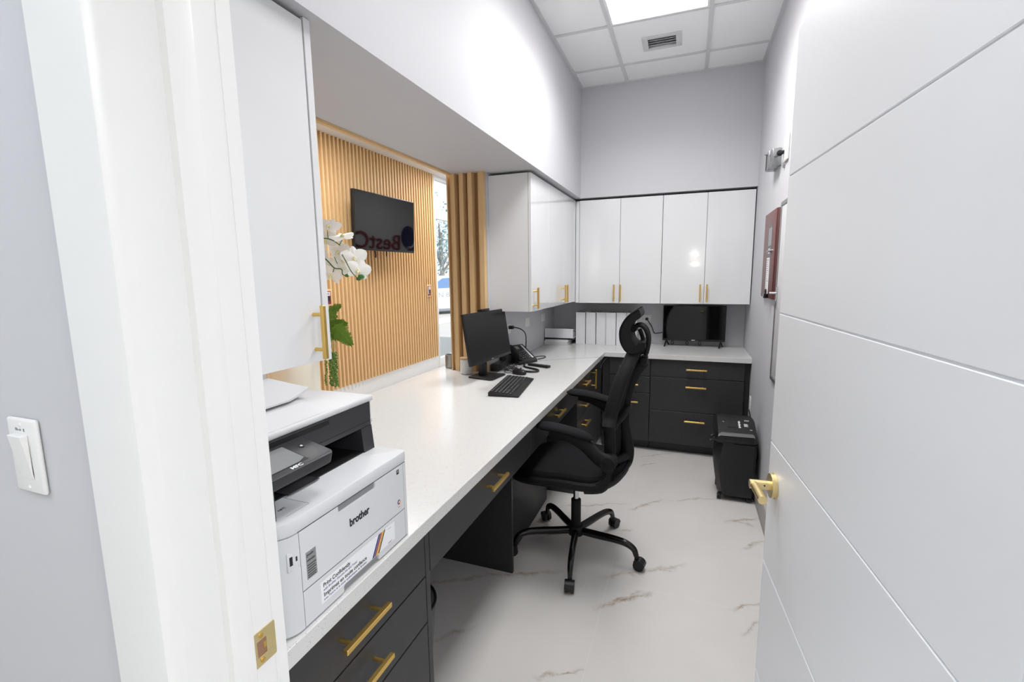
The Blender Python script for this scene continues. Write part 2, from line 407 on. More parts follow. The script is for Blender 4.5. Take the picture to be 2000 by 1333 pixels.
# shop window beside the slatted wall
mb = MB()
for y in (6.72, 8.2, 9.56): mb.box(-3.9, -3.82, y-.02, y+.02, .0, 3.085, .004)
mb.box(-3.9, -3.82, 6.74, 9.54, .0, .15, .004).box(-3.9, -3.82, 6.74, 9.54, 2.42, 2.50, .004).box(-3.91, -3.83, 6.74, 9.54, 2.50, 2.565, .004).box(-3.9, -3.82, 6.74, 9.54, 3.03, 3.085, .004)
win = struct('window_1', mb, 'trim')
struct('window_pane', MB().box(-3.868, -3.862, 6.74, 9.54, .15, 2.42).box(-3.868, -3.862, 6.74, 9.54, 2.565, 3.03), 'glass', win)
struct('ground', MB().box(-60, -3.92, -30, 70, -.2, -.02), 'asphalt')

# door leaf, opened into the room
HX, HY, TH = .3155, .545, .0881
door = D.objects.new('door_1', None); COL.objects.link(door); door.location = (HX, HY, 0); door.rotation_euler.z = TH; door['_local'] = 1
tag(door, 'open white grooved door with a brass lever', 'door', kind='structure')
mb = MB().box(.0035, .044, 0, .897, .012, 2.106)
zs = [.012, .311, .669, 1.032, 1.393, 1.75, 2.106]
for a, b in zip(zs, zs[1:]):
    a2 = a + (.0016 if a > .02 else 0); b2 = b - (.0016 if b < 2.1 else 0)
    mb.box(0, .0065, 0, .897, a2, b2, .0016, 1)
struct('door_leaf', mb, 'door', door)
mb = MB()
ly, lz = .828, .927
mb.cyl((0, ly, lz), (-.013, ly, lz), .033, n=40).cyl((-.0005, ly, lz), (-.004, ly, lz), .0345, n=40)
mb.cyl((-.013, ly, lz), (-.063, ly, lz), .0125, n=28)
mb.cyl((-.052, ly+.006, lz), (-.052, ly-.098, lz), .0112, n=28)
hd = mb.build('door_handle', 'goldsat', door); hd['kind'] = 'structure'
mb = MB().cyl((-.0285, ly-.0117, lz+.003), (-.0285, ly-.0132, lz+.003), .0022, n=10)
struct('set_screw', mb, 'ink', hd)
mb = MB().box(.012, .032, .8965, .8985, lz-.028, lz+.028).box(.016, .028, .8985, .908, lz-.008, lz+.008)
struct('latch_plate', mb, 'goldsat', door)

# ================================================================== BASE CABINETS
FX = -.665
def front(par, name, y0, y1, z0, z1, hz=None, hy=None):
    d = MB().box(FX-.018, FX, y0, y1, z0, z1, .0012, 1).build(name, 'dark', par)
    if hz: bar_handle(d, 'y', hy-.0775, hy+.0775, None, hz, FX)
    return d
def base_body(mb, y0, y1):
    mb.box(-1.2645, FX-.02, y0, y1, .1, .8055); mb.box(-1.2645, FX-.085, y0, y1, 0, .1)
t = thing('drawer_cabinet', 'charcoal three drawer base cabinet under the printer', 'cabinet', (-.95, .8, 0))
mb = MB(); base_body(mb, .555, 1.048); mb.build('body', 'darkin', t)
MB().box(-1.2645, FX, 1.0485, 1.070, 0, .8055, .001, 1).build('end_panel', 'dark', t)
front(t, 'drawer', .558, 1.0455, .6625, .803, .737, .757)
front(t, 'drawer', .558, 1.0455, .5195, .6575, .603, .757)
front(t, 'drawer', .558, 1.0455, .105, .5145, .445, .757)
t = thing('desk_drawer_unit', 'charcoal apron with two shallow drawers over the knee space', 'desk', (-.95, 1.9, 0))
front(t, 'drawer', 1.0735, 1.999, .657, .803, .735, 1.535)
front(t, 'drawer', 2.003, 2.983, .657, .803, .735, 2.46)
mb = MB().box(-1.255, FX-.020, 1.072, 2.985, .775, .8055)
mb.box(-1.255, FX-.020, 1.0735, 1.091, .66, .7745).box(-1.255, FX-.020, 2.966, 2.985, .66, .7745); mb.build('apron_frame', 'darkin', t)
MB().box(-1.2545, -.779, 2.032, 2.052, 0, .7745, .001, 1).build('support_panel', 'dark', t)
MB().box(-1.2545, -1.235, 1.0735, 2.03, 0, .774).build('back_panel', 'darkin', t)
MB().box(-1.2545, -.838, 2.054, 2.856, .0, .60, .003).build('modesty_box', 'darkin', t)
t = thing('drawer_cabinet', 'charcoal base cabinet with drawers and a narrow door beyond the chair', 'cabinet', (-.95, 3.4, 0))
mb = MB(); base_body(mb, 2.988, 3.962); mb.build('body', 'darkin', t)
MB().box(-1.2645, FX, 2.986, 2.9878, 0.0, .8055).build('end_panel', 'dark', t)
front(t, 'drawer', 2.9885, 3.412, .6625, .803, .742, 3.2)
front(t, 'drawer', 2.9885, 3.412, .5195, .6575, .59, 3.2)
front(t, 'drawer', 2.9885, 3.412, .105, .5145, .45, 3.2)
d = MB().box(FX-.018, FX, 3.4165, 3.925, .105, .803, .0012, 1).build('door', 'dark', t)
bar_handle(d, 'z', .632, .782, 3.487, None, FX)
YF = 3.965
def bfront(par, x0, x1, z0, z1, hz, hx):
    d = MB().box(x0, x1, YF, YF+.018, z0, z1, .0012, 1).build('drawer', 'dark', par)
    bar_handle(d, 'x', hx-.0775, hx+.0775, None, hz, YF, nrm='y', sg=-1); return d
for lab, x0, x1, rows in (('narrow charcoal three drawer cabinet in the far corner behind the chair', -.602, -.267, ((.6535, .803, .731), (.5085, .6485, .579), (.09, .5035, .429))),
                          ('wide charcoal three drawer cabinet under the small television', -.263, .443, ((.6575, .803, .7305), (.3715, .6525, .586), (.09, .3665, .300)))):
    t = thing('drawer_cabinet', lab, 'cabinet', ((x0+x1)/2, 4.2, 0))
    mb = MB().box(x0-.001, x1+.001, YF+.02, 4.575, .088, .8055).box(x0-.001, x1+.001, YF+.085, 4.575, 0, .088)
    if x0 < -.5: mb.box(-.664, x0-.001, YF+.022, YF+.04, .0, .8055)
    else: mb.box(x1+.001, .484, YF+.03, YF+.05, 0, .8055)
    mb.build('body', 'dark' if 0 else 'darkin', t)
    MB().box((-.664 if x0 < -.5 else x0), x1+(.041 if x0 > -.5 else 0), YF+.079, YF+.0845, 0, .084).build('toe_kick', 'dark', t)
    for z0, z1, hz in rows: bfront(t, x0+.001, x1-.001, z0, z1, hz, -.4345 if x0 < -.5 else .091)
# L shaped quartz worktop
mb = MB().prism([(-1.645, 1.115), (-1.264, 1.115), (-1.264, .548), (-.6416, .548), (-.6416, 3.937), (.4850, 3.937), (.4850, 4.579), (-1.2645, 4.579), (-1.2645, 2.904), (-1.4905, 2.904), (-1.4905, 3.30), (-1.645, 3.30)], 'z', .8065, ZT, .0015, 1)
o = mb.build('countertop', 'quartz'); tag(o, 'white speckled quartz worktop running in an L along two walls', 'countertop')

# ================================================================== WALL CABINETS
def cab_door(par, x, y0, y1, z0, z1, hy):
    d = MB().box(x-.019, x, y0, y1, z0, z1, .001, 1).build('door', 'gloss', par)
    bar_handle(d, 'z', 1.277, 1.42, hy, None, x); return d
t = thing('wall_cabinet', 'tall glossy white wall cabinet above the printer', 'cabinet', (-1.1, .8, 1.272))
MB().box(-1.2645, -.976, .548, 1.034, 1.272, 2.163).build('body', 'carcass', t)
d = MB().box(-.974, -.955, .550, 1.0285, 1.272, 2.161, .001, 1).build('door', 'gloss', t)
bar_handle(d, 'z', 1.283, 1.429, .996, None, -.955)
MB().box(-1.2645, -.9555, 1.0345, 1.057, 1.270, 2.172, .001, 1).build('end_panel', 'gloss', t)
t = thing('wall_cabinet', 'single door white wall cabinet beside the fluted wood column', 'cabinet', (-1.1, 3.1, 1.26))
MB().box(-1.2645, -.989, 2.945, 3.362, 1.260, 2.156).build('body', 'gloss', t)
cab_door(t, -.968, 2.946, 3.361, 1.260, 2.156, 2.985)
t = thing('wall_cabinet', 'two door white wall cabinet on the left wall running into the corner', 'cabinet', (-1.1, 3.8, 1.26))
MB().box(-1.2645, -.989, 3.363, 4.575, 1.258, 2.155).build('body', 'carcass', t)
cab_door(t, -.968, 3.364, 3.768, 1.258, 2.156, 3.733)
cab_door(t, -.968, 3.771, 4.176, 1.258, 2.156, 3.806)
MB().box(-.9885, -.968, 4.179, 4.233, 1.256, 2.156).build('filler_strip', 'gloss', t)
YD = 4.235
for lab, x0, xm, x1, hs in (('white two door wall cabinet over the row of binders', -.932, -.571, -.221, (-.614, -.557)),
                            ('white two door wall cabinet over the small television', -.217, .128, .478, (.097, .150))):
    t = thing('wall_cabinet', lab, 'cabinet', ((x0+x1)/2, 4.4, 1.245))
    MB().box(x0-(.034 if x0 < -.9 else 0), x1, YD+.021, 4.575, 1.246, 2.152).build('body', 'carcass', t)
    if x0 < -.9: MB().box(-.966, x0-.003, YD+.002, YD+.0205, 1.246, 2.152).build('filler_strip', 'gloss', t)
    for a, b, hx in ((x0, xm-.0015, hs[0]), (xm+.0015, x1, hs[1])):
        d = MB().box(a, b, YD, YD+.019, 1.244, 2.154, .001, 1).build('door', 'gloss', t)
        bar_handle(d, 'z', 1.263, 1.409, hx, None, YD, nrm='y', sg=-1)
# ================================================================== PRINTER
X = -.65
t = thing('printer', 'white and black multifunction laser printer at the near end of the worktop', 'printer', (-.85, .757, ZT))
def arc(cx, cy, r, a0, a1, n=8): return [(cx+r*math.cos(math.radians(a0+(a1-a0)*i/n)), cy+r*math.sin(math.radians(a0+(a1-a0)*i/n))) for i in range(n+1)]
corner = arc(-.695, .600, .045, 0, -90)
mb = MB().prism([(-.655, .6032), (-.65, .6028)] + corner + [(-1.05, .555), (-1.05, .958)] + arc(-.662, .946, .012, 90, 0, 4) + [(-.65, .9392), (-.655, .939)], 'z', .850, 1.0412)
for y in (.60, .91):
    for x in (-.70, -1.0): mb.cyl((x, y, ZT+.0005), (x, y, .851), .012)
body = mb.build('body', 'prwhite', t)
mb = MB().prism(corner + [(-1.05, .555), (-1.05, .958)] + arc(-.662, .946, .012, 90, 0, 4), 'z', 1.042, 1.0705, .0035, 2); top = mb.build('top_shell', 'prwhite', t)
mb = MB().prism([(.604, .9235), (.938, .9235), (.938, 1.0412), (.828, 1.0412), (.828, 1.031), (.824, 1.027), (.711, 1.027), (.707, 1.031), (.707, 1.0412), (.604, 1.0412)], 'x', -.6549, X)
fd = mb.build('front_door', 'prwhite', t)
MB().box(-.6549, -.6535, .7075, .8275, 1.0275, 1.041).build('pull_recess', 'grey', fd)  # grey insert stands in for shade inside the pocket
mb = MB().prism([(.604, .8505), (.709, .8505), (.709, .861), (.713, .865), (.824, .865), (.828, .861), (.828, .8505), (.938, .8505), (.938, .9215), (.604, .9215)], 'x', -.6549, X)
tr = mb.build('paper_drawer', 'prwhite', t)
MB().box(-.6549, -.6540, .711, .8265, .8505, .8645).build('grip_recess', 'grey', tr)  # grey plate paints shade into the drawer notch
mb = MB().box(-.655, -.6505, .604, .938, .9216, .9234); mb.box(-.655, -.6504, .6029, .6039, .85, 1.041).box(-.655, -.6504, .9381, .939, .85, 1.041); mb.box(-.70, -.651, .604, .95, 1.0413, 1.0419)
mb.build('seam', 'seam', t)
YU = (0, 1, 0); ZU = (0, 0, 1)
def fr(mb, y0, y1, z0, z1, d=.0003, x=X): return mb.box(x, x+d, y0, y1, z0, z1)
text_bm(MB_ := MB(), 'brother', .0245, (X+.0003, .7375, .9805), YU, ZU, .0006, sx=.84, bold=.0007); MB_.build('maker_name', 'ink', fd)
mb = MB().prism([(.646, .8665), (.892, .8665), (.892, .9115), (.646, .9115)], 'x', X, X+.0004); stk = mb.build('advice_sticker', 'label', tr)
SX = X+.0005
mb = MB(); text_bm(mb, 'Print Confidently', .0122, (SX, .6525, .8985), YU, ZU, .0003, sx=.93, bold=.0002); text_bm(mb, 'Imprimez en toute confiance', .0122, (SX, .6525, .8785), YU, ZU, .0003, sx=.93, bold=.0002); mb.build('bold_lettering', 'ink', stk)
mb = MB(); text_bm(mb, 'with Brother Genuine Ink and Toner', .0072, (SX, .6525, .8905), YU, ZU, .0003, sx=.93); text_bm(mb, "avec l'encre et le toner authentiques de Brother", .0072, (SX, .6525, .8705), YU, ZU, .0003, sx=.93); mb.build('small_lettering', 'inkblue', stk)
for nm, y0, w in (('blue', .803, .006), ('red', .8105, .005), ('yellow', .8170, .0065), ('ink', .8250, .0035)):
    MB().prism([(y0, .8668), (y0+w, .8668), (y0+w+.027, .9113), (y0+.027, .9113)], 'x', X+.0004, X+.0008).build('stripe', nm, stk)
mb = MB()
for i, w in enumerate((.016, .013)): mb.box(X+.0004, X+.0006, .864, .864+w, .8705-i*.002, .8712-i*.002)
mb.box(X+.0004, X+.0006, .864, .878, .9045, .9052); mb.build('red_lettering', 'red', stk)
MB().prism([(.616, .939), (.641, .939), (.641, .9935), (.616, .9935)], 'x', X, X+.0004).build('silver_label', 'silverlabel', fd)
mb = MB(); text_bm(mb, 'genuine', .0075, (SX, .6175, .985), YU, ZU, .0003, sx=.75); text_bm(mb, 'authentique', .0068, (SX, .6175, .9745), YU, ZU, .0003, sx=.62)
for i, z in enumerate((.966, .961, .956, .951, .946, .942)): fr(mb, .618, .639-.002*(i % 2), z, z+.0014, x=X+.0004)
mb.build('label_lettering', 'ink', fd)
mb = MB(); fr(mb, .911, .9205, 1.0225, 1.034); mb.build('energy_mark', 'ink', fd)
mb = MB(); fr(mb, .9135, .918, 1.0275, 1.0285, .0005); fr(mb, .9135, .918, 1.0305, 1.0315, .0005); mb.build('energy_mark_lines', 'label', fd)
for nm, a in (('blue', 60), ('red', 180), ('yellow', 300)):
    mb = MB(); c0 = (.916, .950)
    o_ = arc(*c0, .0062, a, a+125, 8); i_ = arc(*c0, .0030, a+125, a, 8); mb.prism(o_+i_, 'x', X, X+.0004); mb.build('colour_swirl', nm, fd)
mb = MB(); text_bm(mb, 'color', .0042, (X+.0003, .9105, .937), YU, ZU, .0003); mb.build('swirl_caption', 'grey', fd)
R_ = Matrix.Translation((-.6520, .5905, .994)) @ Matrix.Rotation(math.radians(-9.5), 4, 'Z')
us = MB().box(-.002, .0006, -.0135, .0125, -.019, .0185, .002, 2, R=R_).build('usb_panel', 'prwhite', body)
MB().box(.0004, .0009, -.0090, -.0030, -.007, .010, R=R_).box(.0004, .0009, .0030, .0066, -.003, .006, R=R_).build('usb_port', 'ink', us)
# NFC square and paper stop on the deck
mb = MB()
for a, b in (((-.745, .575), (-.745, .655)), ((-.745, .655), (-.672, .655)), ((-.672, .655), (-.672, .60))): mb.box(min(a[0], b[0])-.0004, max(a[0], b[0])+.0004, min(a[1], b[1])-.0004, max(a[1], b[1])+.0004, 1.0704, 1.0708)
mb.build('contact_mark', 'grey', top)
mb = MB(); text_bm(mb, 'NFC', .009, (-.700, .610, 1.0706), (0, 1, 0), (-1, 0, 0), .0003); mb.build('contact_lettering', 'ink', top)
# scanner unit
mb = MB().box(-1.04, -.744, .572, .9452, 1.131, 1.1915, .002).prism([(-.98, 1.0708), (-.737, 1.0708), (-.743, 1.131), (-.98, 1.131)], 'y', .905, .9452).box(-1.04, -.90, .572, .9452, 1.0708, 1.131).box(-.98, -.742, .572, .622, 1.0708, 1.131)
sc = mb.build('scanner_unit', 'prdark', t)
MB().box(-.7439, -.7430, .60, .80, 1.176, 1.188, .0004, 1).box(-.745, -.7434, .58, .94, 1.1425, 1.1433).build('feeder_slot', 'prblack', sc)
MB().box(-.899, -.740, .6225, .9045, 1.0708, 1.0735).box(-.899, -.895, .6225, .9045, 1.0735, 1.13).build('output_tray', 'prblack', t)
MB().box(-.80, -.728, .66, .745, 1.0737, 1.0755, .0008, 1).build('paper_stop', 'prdark', t)
mb = MB().box(-1.045, -.7405, .568, .9565, 1.192, 1.207, .0055, 3).box(-1.04, -.75, .9456, .956, 1.086, 1.192, .002).box(-1.04, -.748, .9456, .9568, 1.135, 1.146, .001); mb.build('scanner_lid', 'prtop', t)
hump = lambda y, zf, zr, zb: [(-.7455, y, 1.2), (-.747, y, zf), (-.79, y, zr), (-.95, y, zb), (-1.03, y, zb-.004), (-1.036, y, 1.2)]
MB().loft([hump(.5695, 1.208, 1.231, 1.236), hump(.772, 1.208, 1.231, 1.236), hump(.803, 1.2072, 1.222, 1.234), hump(.87, 1.2066, 1.214, 1.222), hump(.945, 1.206, 1.2074, 1.208)]).build('document_feeder', 'prtop', t, sharp=12)
mb = MB(); base = [(-.80, .60), (-.80, .75), (-.812, .785), (-.835, .840), (-.96, .840), (-.96, .60)]
zz = lambda x: 1.2378 + (-.80 - x) * .11
mb.loft([[(x, y, zz(x)) for x, y in base], [(x, y, zz(x)+.004) for x, y in base]]); mb.build('feeder_tray', 'prtop', t)
# control panel, tilted to the front
RP = Matrix.Translation((-.7445, 0, 1.178)) @ Matrix.Rotation(math.radians(13.3), 4, 'Y')
pl = [(0, .556), (.0915, .556)] + arc(.0795, .704, .012, 0, 90, 5) + [(0, .716)]
mb = MB().prism(pl, 'z', -.024, 0, .0025, 2); mb.xf(RP); cp = mb.build('control_panel', 'prdark', t)
MB().box(-.738, -.672, .556, .580, 1.0708, 1.150, .003).build('panel_support', 'prdark', t)
MB().box(.009, .077, .55, .660, -.0003, .0004, R=RP).build('screen_border', 'prblack', cp)
MB().prism([(.012, .556), (.0745, .556), (.0745, .640), (.068, .6575), (.012, .6575)], 'z', .0004, .0009).xf(RP).build('touch_screen', 'lcd', cp)
MB().cyl((.033, .686, 0), (.033, .686, .0009), .0068).xf(RP).build('home_button', 'prblack', cp)
MB().cyl((.033, .686, .0009), (.033, .686, .0012), .0026).xf(RP).build('home_symbol', 'label', cp)
mb = MB(); text_bm(mb, 'MFC', .0105, RP @ V((.0865, .612, .0005)), RP.to_3x3() @ V((0, 1, 0)), RP.to_3x3() @ V((-1, 0, 0)), .0004, sx=1.3, bold=.0003); mb.build('panel_lettering', 'label', cp)

# ================================================================== OFFICE CHAIR (own axes: +X forward, +Y its left)
CH = thing('office_chair', 'black mesh office chair with headrest on a five-star castor base', 'chair', (-.523, 2.342, 0), math.radians(180))
def sup(a, b, n, cx=0, k=40):
    o = []
    for i in range(k):
        th = 2*pi*i/k; c, s = math.cos(th), math.sin(th)
        o.append((cx + a*math.copysign(abs(c)**(2/n), c), b*math.copysign(abs(s)**(2/n), s)))
    return o
def seatring(sc, z, lift=1.):
    return [(x, y, z + lift*(.055*max(0, (-x-.07)/.19)**2 + .02*(y/.25)**2*max(0, 1-abs(x)/.3) - .025*max(0, (x-.17)/.14)**2)) for x, y in sup(.295*sc, .250*sc, 3.2, .022)]
MB().loft([seatring(.86, .462), seatring(.95, .474), seatring(.985, .492), seatring(.975, .508), seatring(.93, .522), seatring(.8, .529), seatring(.5, .528)]).build('seat', 'blackmatte', CH)
MB().loft([seatring(.80, .452), seatring(.97, .448), seatring(1.035, .466), seatring(1.045, .486), seatring(1.0, .496), seatring(.955, .488)]).build('seat_frame', 'chairblack', CH)
MB().box(-.11, .10, -.085, .085, .385, .452, .012).cyl((.0, -.25, .42), (.0, .0, .42), .006).ball((0, -.25, .42), (.012, .03, .012)).build('tilt_mechanism', 'chairblack', CH)
BK = [(1.125, -.290, .055), (1.10, -.281, .085), (1.05, -.261, .130), (.99, -.240, .160), (.915, -.220, .178), (.83, -.203, .186), (.775, -.199, .184)]
def backframe(BK, r, prof, name, m='chairblack'):
    pts = [(x, w, z) for z, x, w in BK] + [(x, -w, z) for z, x, w in reversed(BK)]
    return MB().tube(pts, r, 10, close=True, smooth=5, prof=prof, flat=(1, 0, 0)).build(name, m, CH)
backframe(BK, .026, (.75, 1.25), 'backrest_frame')
def panel(BK, off, th, bow):
    mb = MB(); rows = []
    for sgn in (0, 1):
        for z, x, w in BK: rows.append([(x + off - th*sgn - bow*(1-(j/6-1)**2), w*(j/6-1)*-.98, z) for j in range(13)])
    k = len(BK)
    fr_ = [mb.ring(r) for r in rows]
    for a, b in zip(fr_[:k-1], fr_[1:k]):
        for i in range(12): mb.bm.faces.new((a[i], a[i+1], b[i+1], b[i]))
    for a, b in zip(fr_[k:-1], fr_[k+1:]):
        for i in range(12): mb.bm.faces.new((a[i+1], a[i], b[i], b[i+1]))
    return mb
panel(BK, .008, .012, .035).build('backrest', 'blackmatte', CH)
BL = [(.790, -.200, .165), (.73, -.202, .188), (.68, -.204, .188), (.62, -.202, .178), (.575, -.194, .16)]
backframe(BL, .024, (.75, 1.2), 'lumbar_frame')
panel(BL, .012, .014, .03).build('lumbar_pad', 'blackmatte', CH)
MB().tube([(-.20, .178, .790), (-.225, .150, .800), (-.248, .09, .825), (-.256, 0, .838), (-.248, -.09, .825), (-.225, -.150, .800), (-.20, -.178, .790)], .024, 10, smooth=5, prof=(1.1, .45), flat=(0, 0, 1)).build('lumbar_band', 'chairblack', CH)
mb = MB()
mb.tube([(-.06, 0, .445), (-.17, 0, .475), (-.245, 0, .535), (-.265, 0, .61), (-.250, 0, .70), (-.235, 0, .78)], [.028, .03, .03, .026, .024, .022], 10, smooth=5, prof=(1.3, .8), flat=(0, 1, 0))
mb.tube([(-.20, .165, .60), (-.235, .10, .59), (-.262, 0, .585), (-.235, -.10, .59), (-.20, -.165, .60)], .02, 8, smooth=4)
for s in (1, -1): mb.tube([(-.198, s*.176, .63), (-.200, s*.188, .575), (-.195, s*.205, .525), (-.165, s*.228, .492), (-.09, s*.243, .474)], [.020, .024, .026, .024, .016], 10, smooth=4, prof=(.8, 1.25), flat=(0, 0, 1))
mb.build('back_bracket', 'chairblack', CH)
HO = [(-.314, 1.337), (-.279, 1.315), (-.253, 1.287), (-.236, 1.254), (-.230, 1.226), (-.233, 1.189), (-.244, 1.161), (-.262, 1.137), (-.292, 1.127), (-.323, 1.136), (-.347, 1.151)]
HI = [(-.346, 1.181), (-.329, 1.182), (-.302, 1.167), (-.286, 1.183), (-.278, 1.211), (-.275, 1.243), (-.284, 1.267), (-.303, 1.286), (-.320, 1.298), (-.324, 1.312)]
rg = lambda y, e: [(x + (-.012 if e else 0)*0 - .010*(1-(y/.10)**2)*0, y, z) for x, z in HO + HI]
MB().loft([rg(y, 0) for y in (-.098, -.05, 0, .05, .098)]).build('headrest', 'chairblack', CH)
MB().tube([(x + .002, .098, z) for x, z in HO], .0045, 8, smooth=3).tube([(x + .002, -.098, z) for x, z in HO], .0045, 8, smooth=3).build('headrest_piping', 'blackmatte', CH)
mb = MB()
for s in (1, -1):
    mb.tube([(-.288, s*.030, 1.250), (-.315, s*.032, 1.256), (-.338, s*.032, 1.240), (-.352, s*.032, 1.205), (-.354, s*.032, 1.165), (-.345, s*.030, 1.110)], .0105, 10, smooth=5, prof=(.9, 1.25), flat=(0, 1, 0))
mb.cyl((-.285, -.042, 1.236), (-.285, .042, 1.236), .014).box(-.352, -.318, -.044, .044, 1.062, 1.102, .008).tube([(-.31, 0, 1.235), (-.328, 0, 1.18), (-.328, 0, 1.11)], .010, 8, smooth=4)
mb.tube([(-.335, 0, 1.08), (-.300, 0, 1.03), (-.268, 0, .95), (-.250, 0, .84), (-.250, 0, .72)], [.026, .025, .022, .020, .018], 10, smooth=4, prof=(1.2, .7), flat=(0, 1, 0))
mb.build('headrest_bracket', 'chairblack', CH)
for s, dz, dx in ((1, -.020, .0), (-1, .030, -.035)):
    y0 = s*.245
    c = [(.142, .792), (.06, .797), (-.04, .785), (-.128, .760)]
    rg = []
    for i in range(15):
        q = i/14; x = .150 + dx - .285*q; zc = .795 + .006*math.sin(q*pi) - .040*q**1.5 + dz
        w = .046*(max(0.02, 1-abs(2*q-1)**5))**.5*(1 - .12*q); h_ = .021*(max(.02, 1-abs(2*q-1)**6))**.5
        rg.append([(x, y0 + w*math.cos(2*pi*j/16), zc + h_*math.sin(2*pi*j/16)) for j in range(16)])
    arm = MB().tube([(.08+dx, y0, .768+dz), (.0+dx, y0, .760+dz), (-.09+dx*.8, y0, .724+dz), (-.160+dx*.4, y0+s*.006, .664+dz*.7), (-.205, y0+s*.010, .630), (-.218, y0+s*.010, .612)], [.014, .021, .026, .029, .033, .030], 16, smooth=5, prof=(1.25, .72), flat=(0, 1, 0)).cyl((-.207, s*.19, .626), (-.207, y0+s*.030, .626), .036, n=28).build('armrest', 'chairblack', CH)
    MB().loft(rg).build('arm_pad', 'blackmatte', arm)
MB().cyl((0, 0, .29), (0, 0, .43), .0145).build('gas_lift', 'chrome', CH)
MB().lathe([(.0, .098), (.040, .098), (.043, .104), (.043, .142), (.038, .150), (.0265, .154), (.0265, .298), (.0215, .302), (.0, .302)]).cyl((0, 0, .06), (0, 0, .1), .012).build('column_sleeve', 'chairblack', CH)
for k in range(5):
    a = math.radians(278 + 72*k - 180); c, s = math.cos(a), math.sin(a)
    P = lambda r, z: (c*r, s*r, z)
    lg = MB().tube([P(.03, .122), P(.12, .124), P(.21, .128), P(.275, .124), P(.318, .104), P(.333, .068)], [.021, .0215, .020, .0185, .0165, .0135], 12, smooth=5, prof=(.85, 1.0), flat=(0, 0, 1)).build('base_leg', 'blackgloss', CH)
    ax = V((-s, c, 0)); ct = V(P(.349, .0275)); dr = V((c, s, 0))
    mb = MB()
    for e in (-1, 1): mb.cyl(ct + ax*(e*.006), ct + ax*(e*.022), .0275, n=24)
    wh = mb.build('castor', 'black', lg)
    hood = [ct + V((0, 0, 0)) + dr*(.031*math.cos(t_)) + V((0, 0, .031*math.sin(t_))) for t_ in [pi*.02 + pi*.8*i/10 for i in range(11)]]
    hi = [ct + (p - ct)*.72 for p in hood]
    mb = MB(); poly = hood + hi[::-1]
    mb.loft([[p + ax*-.0235 for p in poly], [p + ax*.0235 for p in poly]]); mb.cyl(V(P(.335, .050)), V(P(.335, .078)), .011)
    mb.build('castor_hood', 'black', lg)
# ================================================================== DESK ITEMS
# monitor: own axes, screen faces +X
t = thing('monitor', 'black desktop monitor with webcam on the worktop', 'monitor', (-1.21, 2.735, ZT), math.radians(-6.1))
TL = Matrix.Translation((.030, -.012, .276)) @ Matrix.Rotation(-.155, 4, 'Y')
W2, H2 = .264, .1585
sh = MB().box(-.020, 0, -W2, W2, -H2, H2, .004, 2, R=TL).box(-.040, -.018, -.17, .17, -.10, .09, .006, 2, R=TL).build('housing', 'black', t)
MB().box(.0002, .0008, -W2+.004, W2-.004, -H2+.018, H2-.004, R=TL).build('screen', 'monscreen', t)
MB().box(.0002, .0007, -.014, .014, -H2+.006, -H2+.012, R=TL).build('light_mark', 'grey', sh)
MB().box(-.030, .004, -.052, .052, H2-.001, H2+.016, .004, 2, R=TL).build('webcam', 'black', t)
MB().prism([(-.092, -.082), (.075, -.100), (.092, -.088), (.092, .088), (.075, .100), (-.092, .082)], 'z', .0005, .011, .003, 2).build('stand_base', 'black', t)
MB().box(-.045, -.015, -.032, .032, .009, .30, .004).build('stand_neck', 'black', t)
# keyboard: own axes, +X towards the chair
t = thing('keyboard', 'black keyboard on the worktop in front of the monitor', 'keyboard', (-.952, 2.515, ZT), math.radians(14.5-7))
mb = MB().prism([(-.083, .002), (.090, .001), (.090, .008), (.055, .013), (-.083, .024)], 'y', -.227, .227, .002, 1)
for y in (-.19, .19): mb.box(-.078, -.066, y-.02, y+.02, .0, .004)
mb.build('case', 'black', t)
mb = MB(); lg_ = MB(); cols = 19
sl = lambda x: .013 + (.055 - x) * .011 / .138
for r in range(6):
    x0 = -.074 + r*.0213; c0 = 0
    wds = ({5: [1.4, 1.2, 1.2, 5.6, 1.2, 1.2, 1.2, 1, 1, 1, 2, 1], 4: [2.2] + [1]*10 + [1.8] + [1]*4, 3: [1.7] + [1]*11 + [1.3] + [1]*4, 2: [1.4] + [1]*12 + [1]*5, 1: [1]*13 + [1.6] + [1]*4, 0: [1]*18})[r]
    tot = sum(wds); yy = .219
    for w in wds:
        w_ = w*.438/tot; z = sl(x0 + .009)
        mb.box(x0, x0+.0185, yy-w_+.0012, yy-.0012, z-.002, z+.0035, .0012, 1)
        if w < 2.3: lg_.box(x0+.005, x0+.0095, yy-.010, yy-.0055, z+.0034, z+.0038)
        yy -= w_
mb.build('keys', 'black', t); lg_.build('lettering', 'label', t)
t = thing('mouse', 'black mouse behind the keyboard', 'mouse', (-1.035, 2.875, ZT), math.radians(-20))
mb = MB(); k = 20
mb.loft([[(.055*sc_*math.cos(2*pi*i/k), .033*sc_*math.sin(2*pi*i/k), z) for i in range(k)] for sc_, z in ((.9, .001), (1, .006), (.98, .018), (.85, .028), (.55, .035), (.2, .037))])
mb.build('shell', 'black', t); MB().cyl((.022, -.004, .031), (.022, .004, .031), .008, n=14).build('scroll_wheel', 'grey', t)
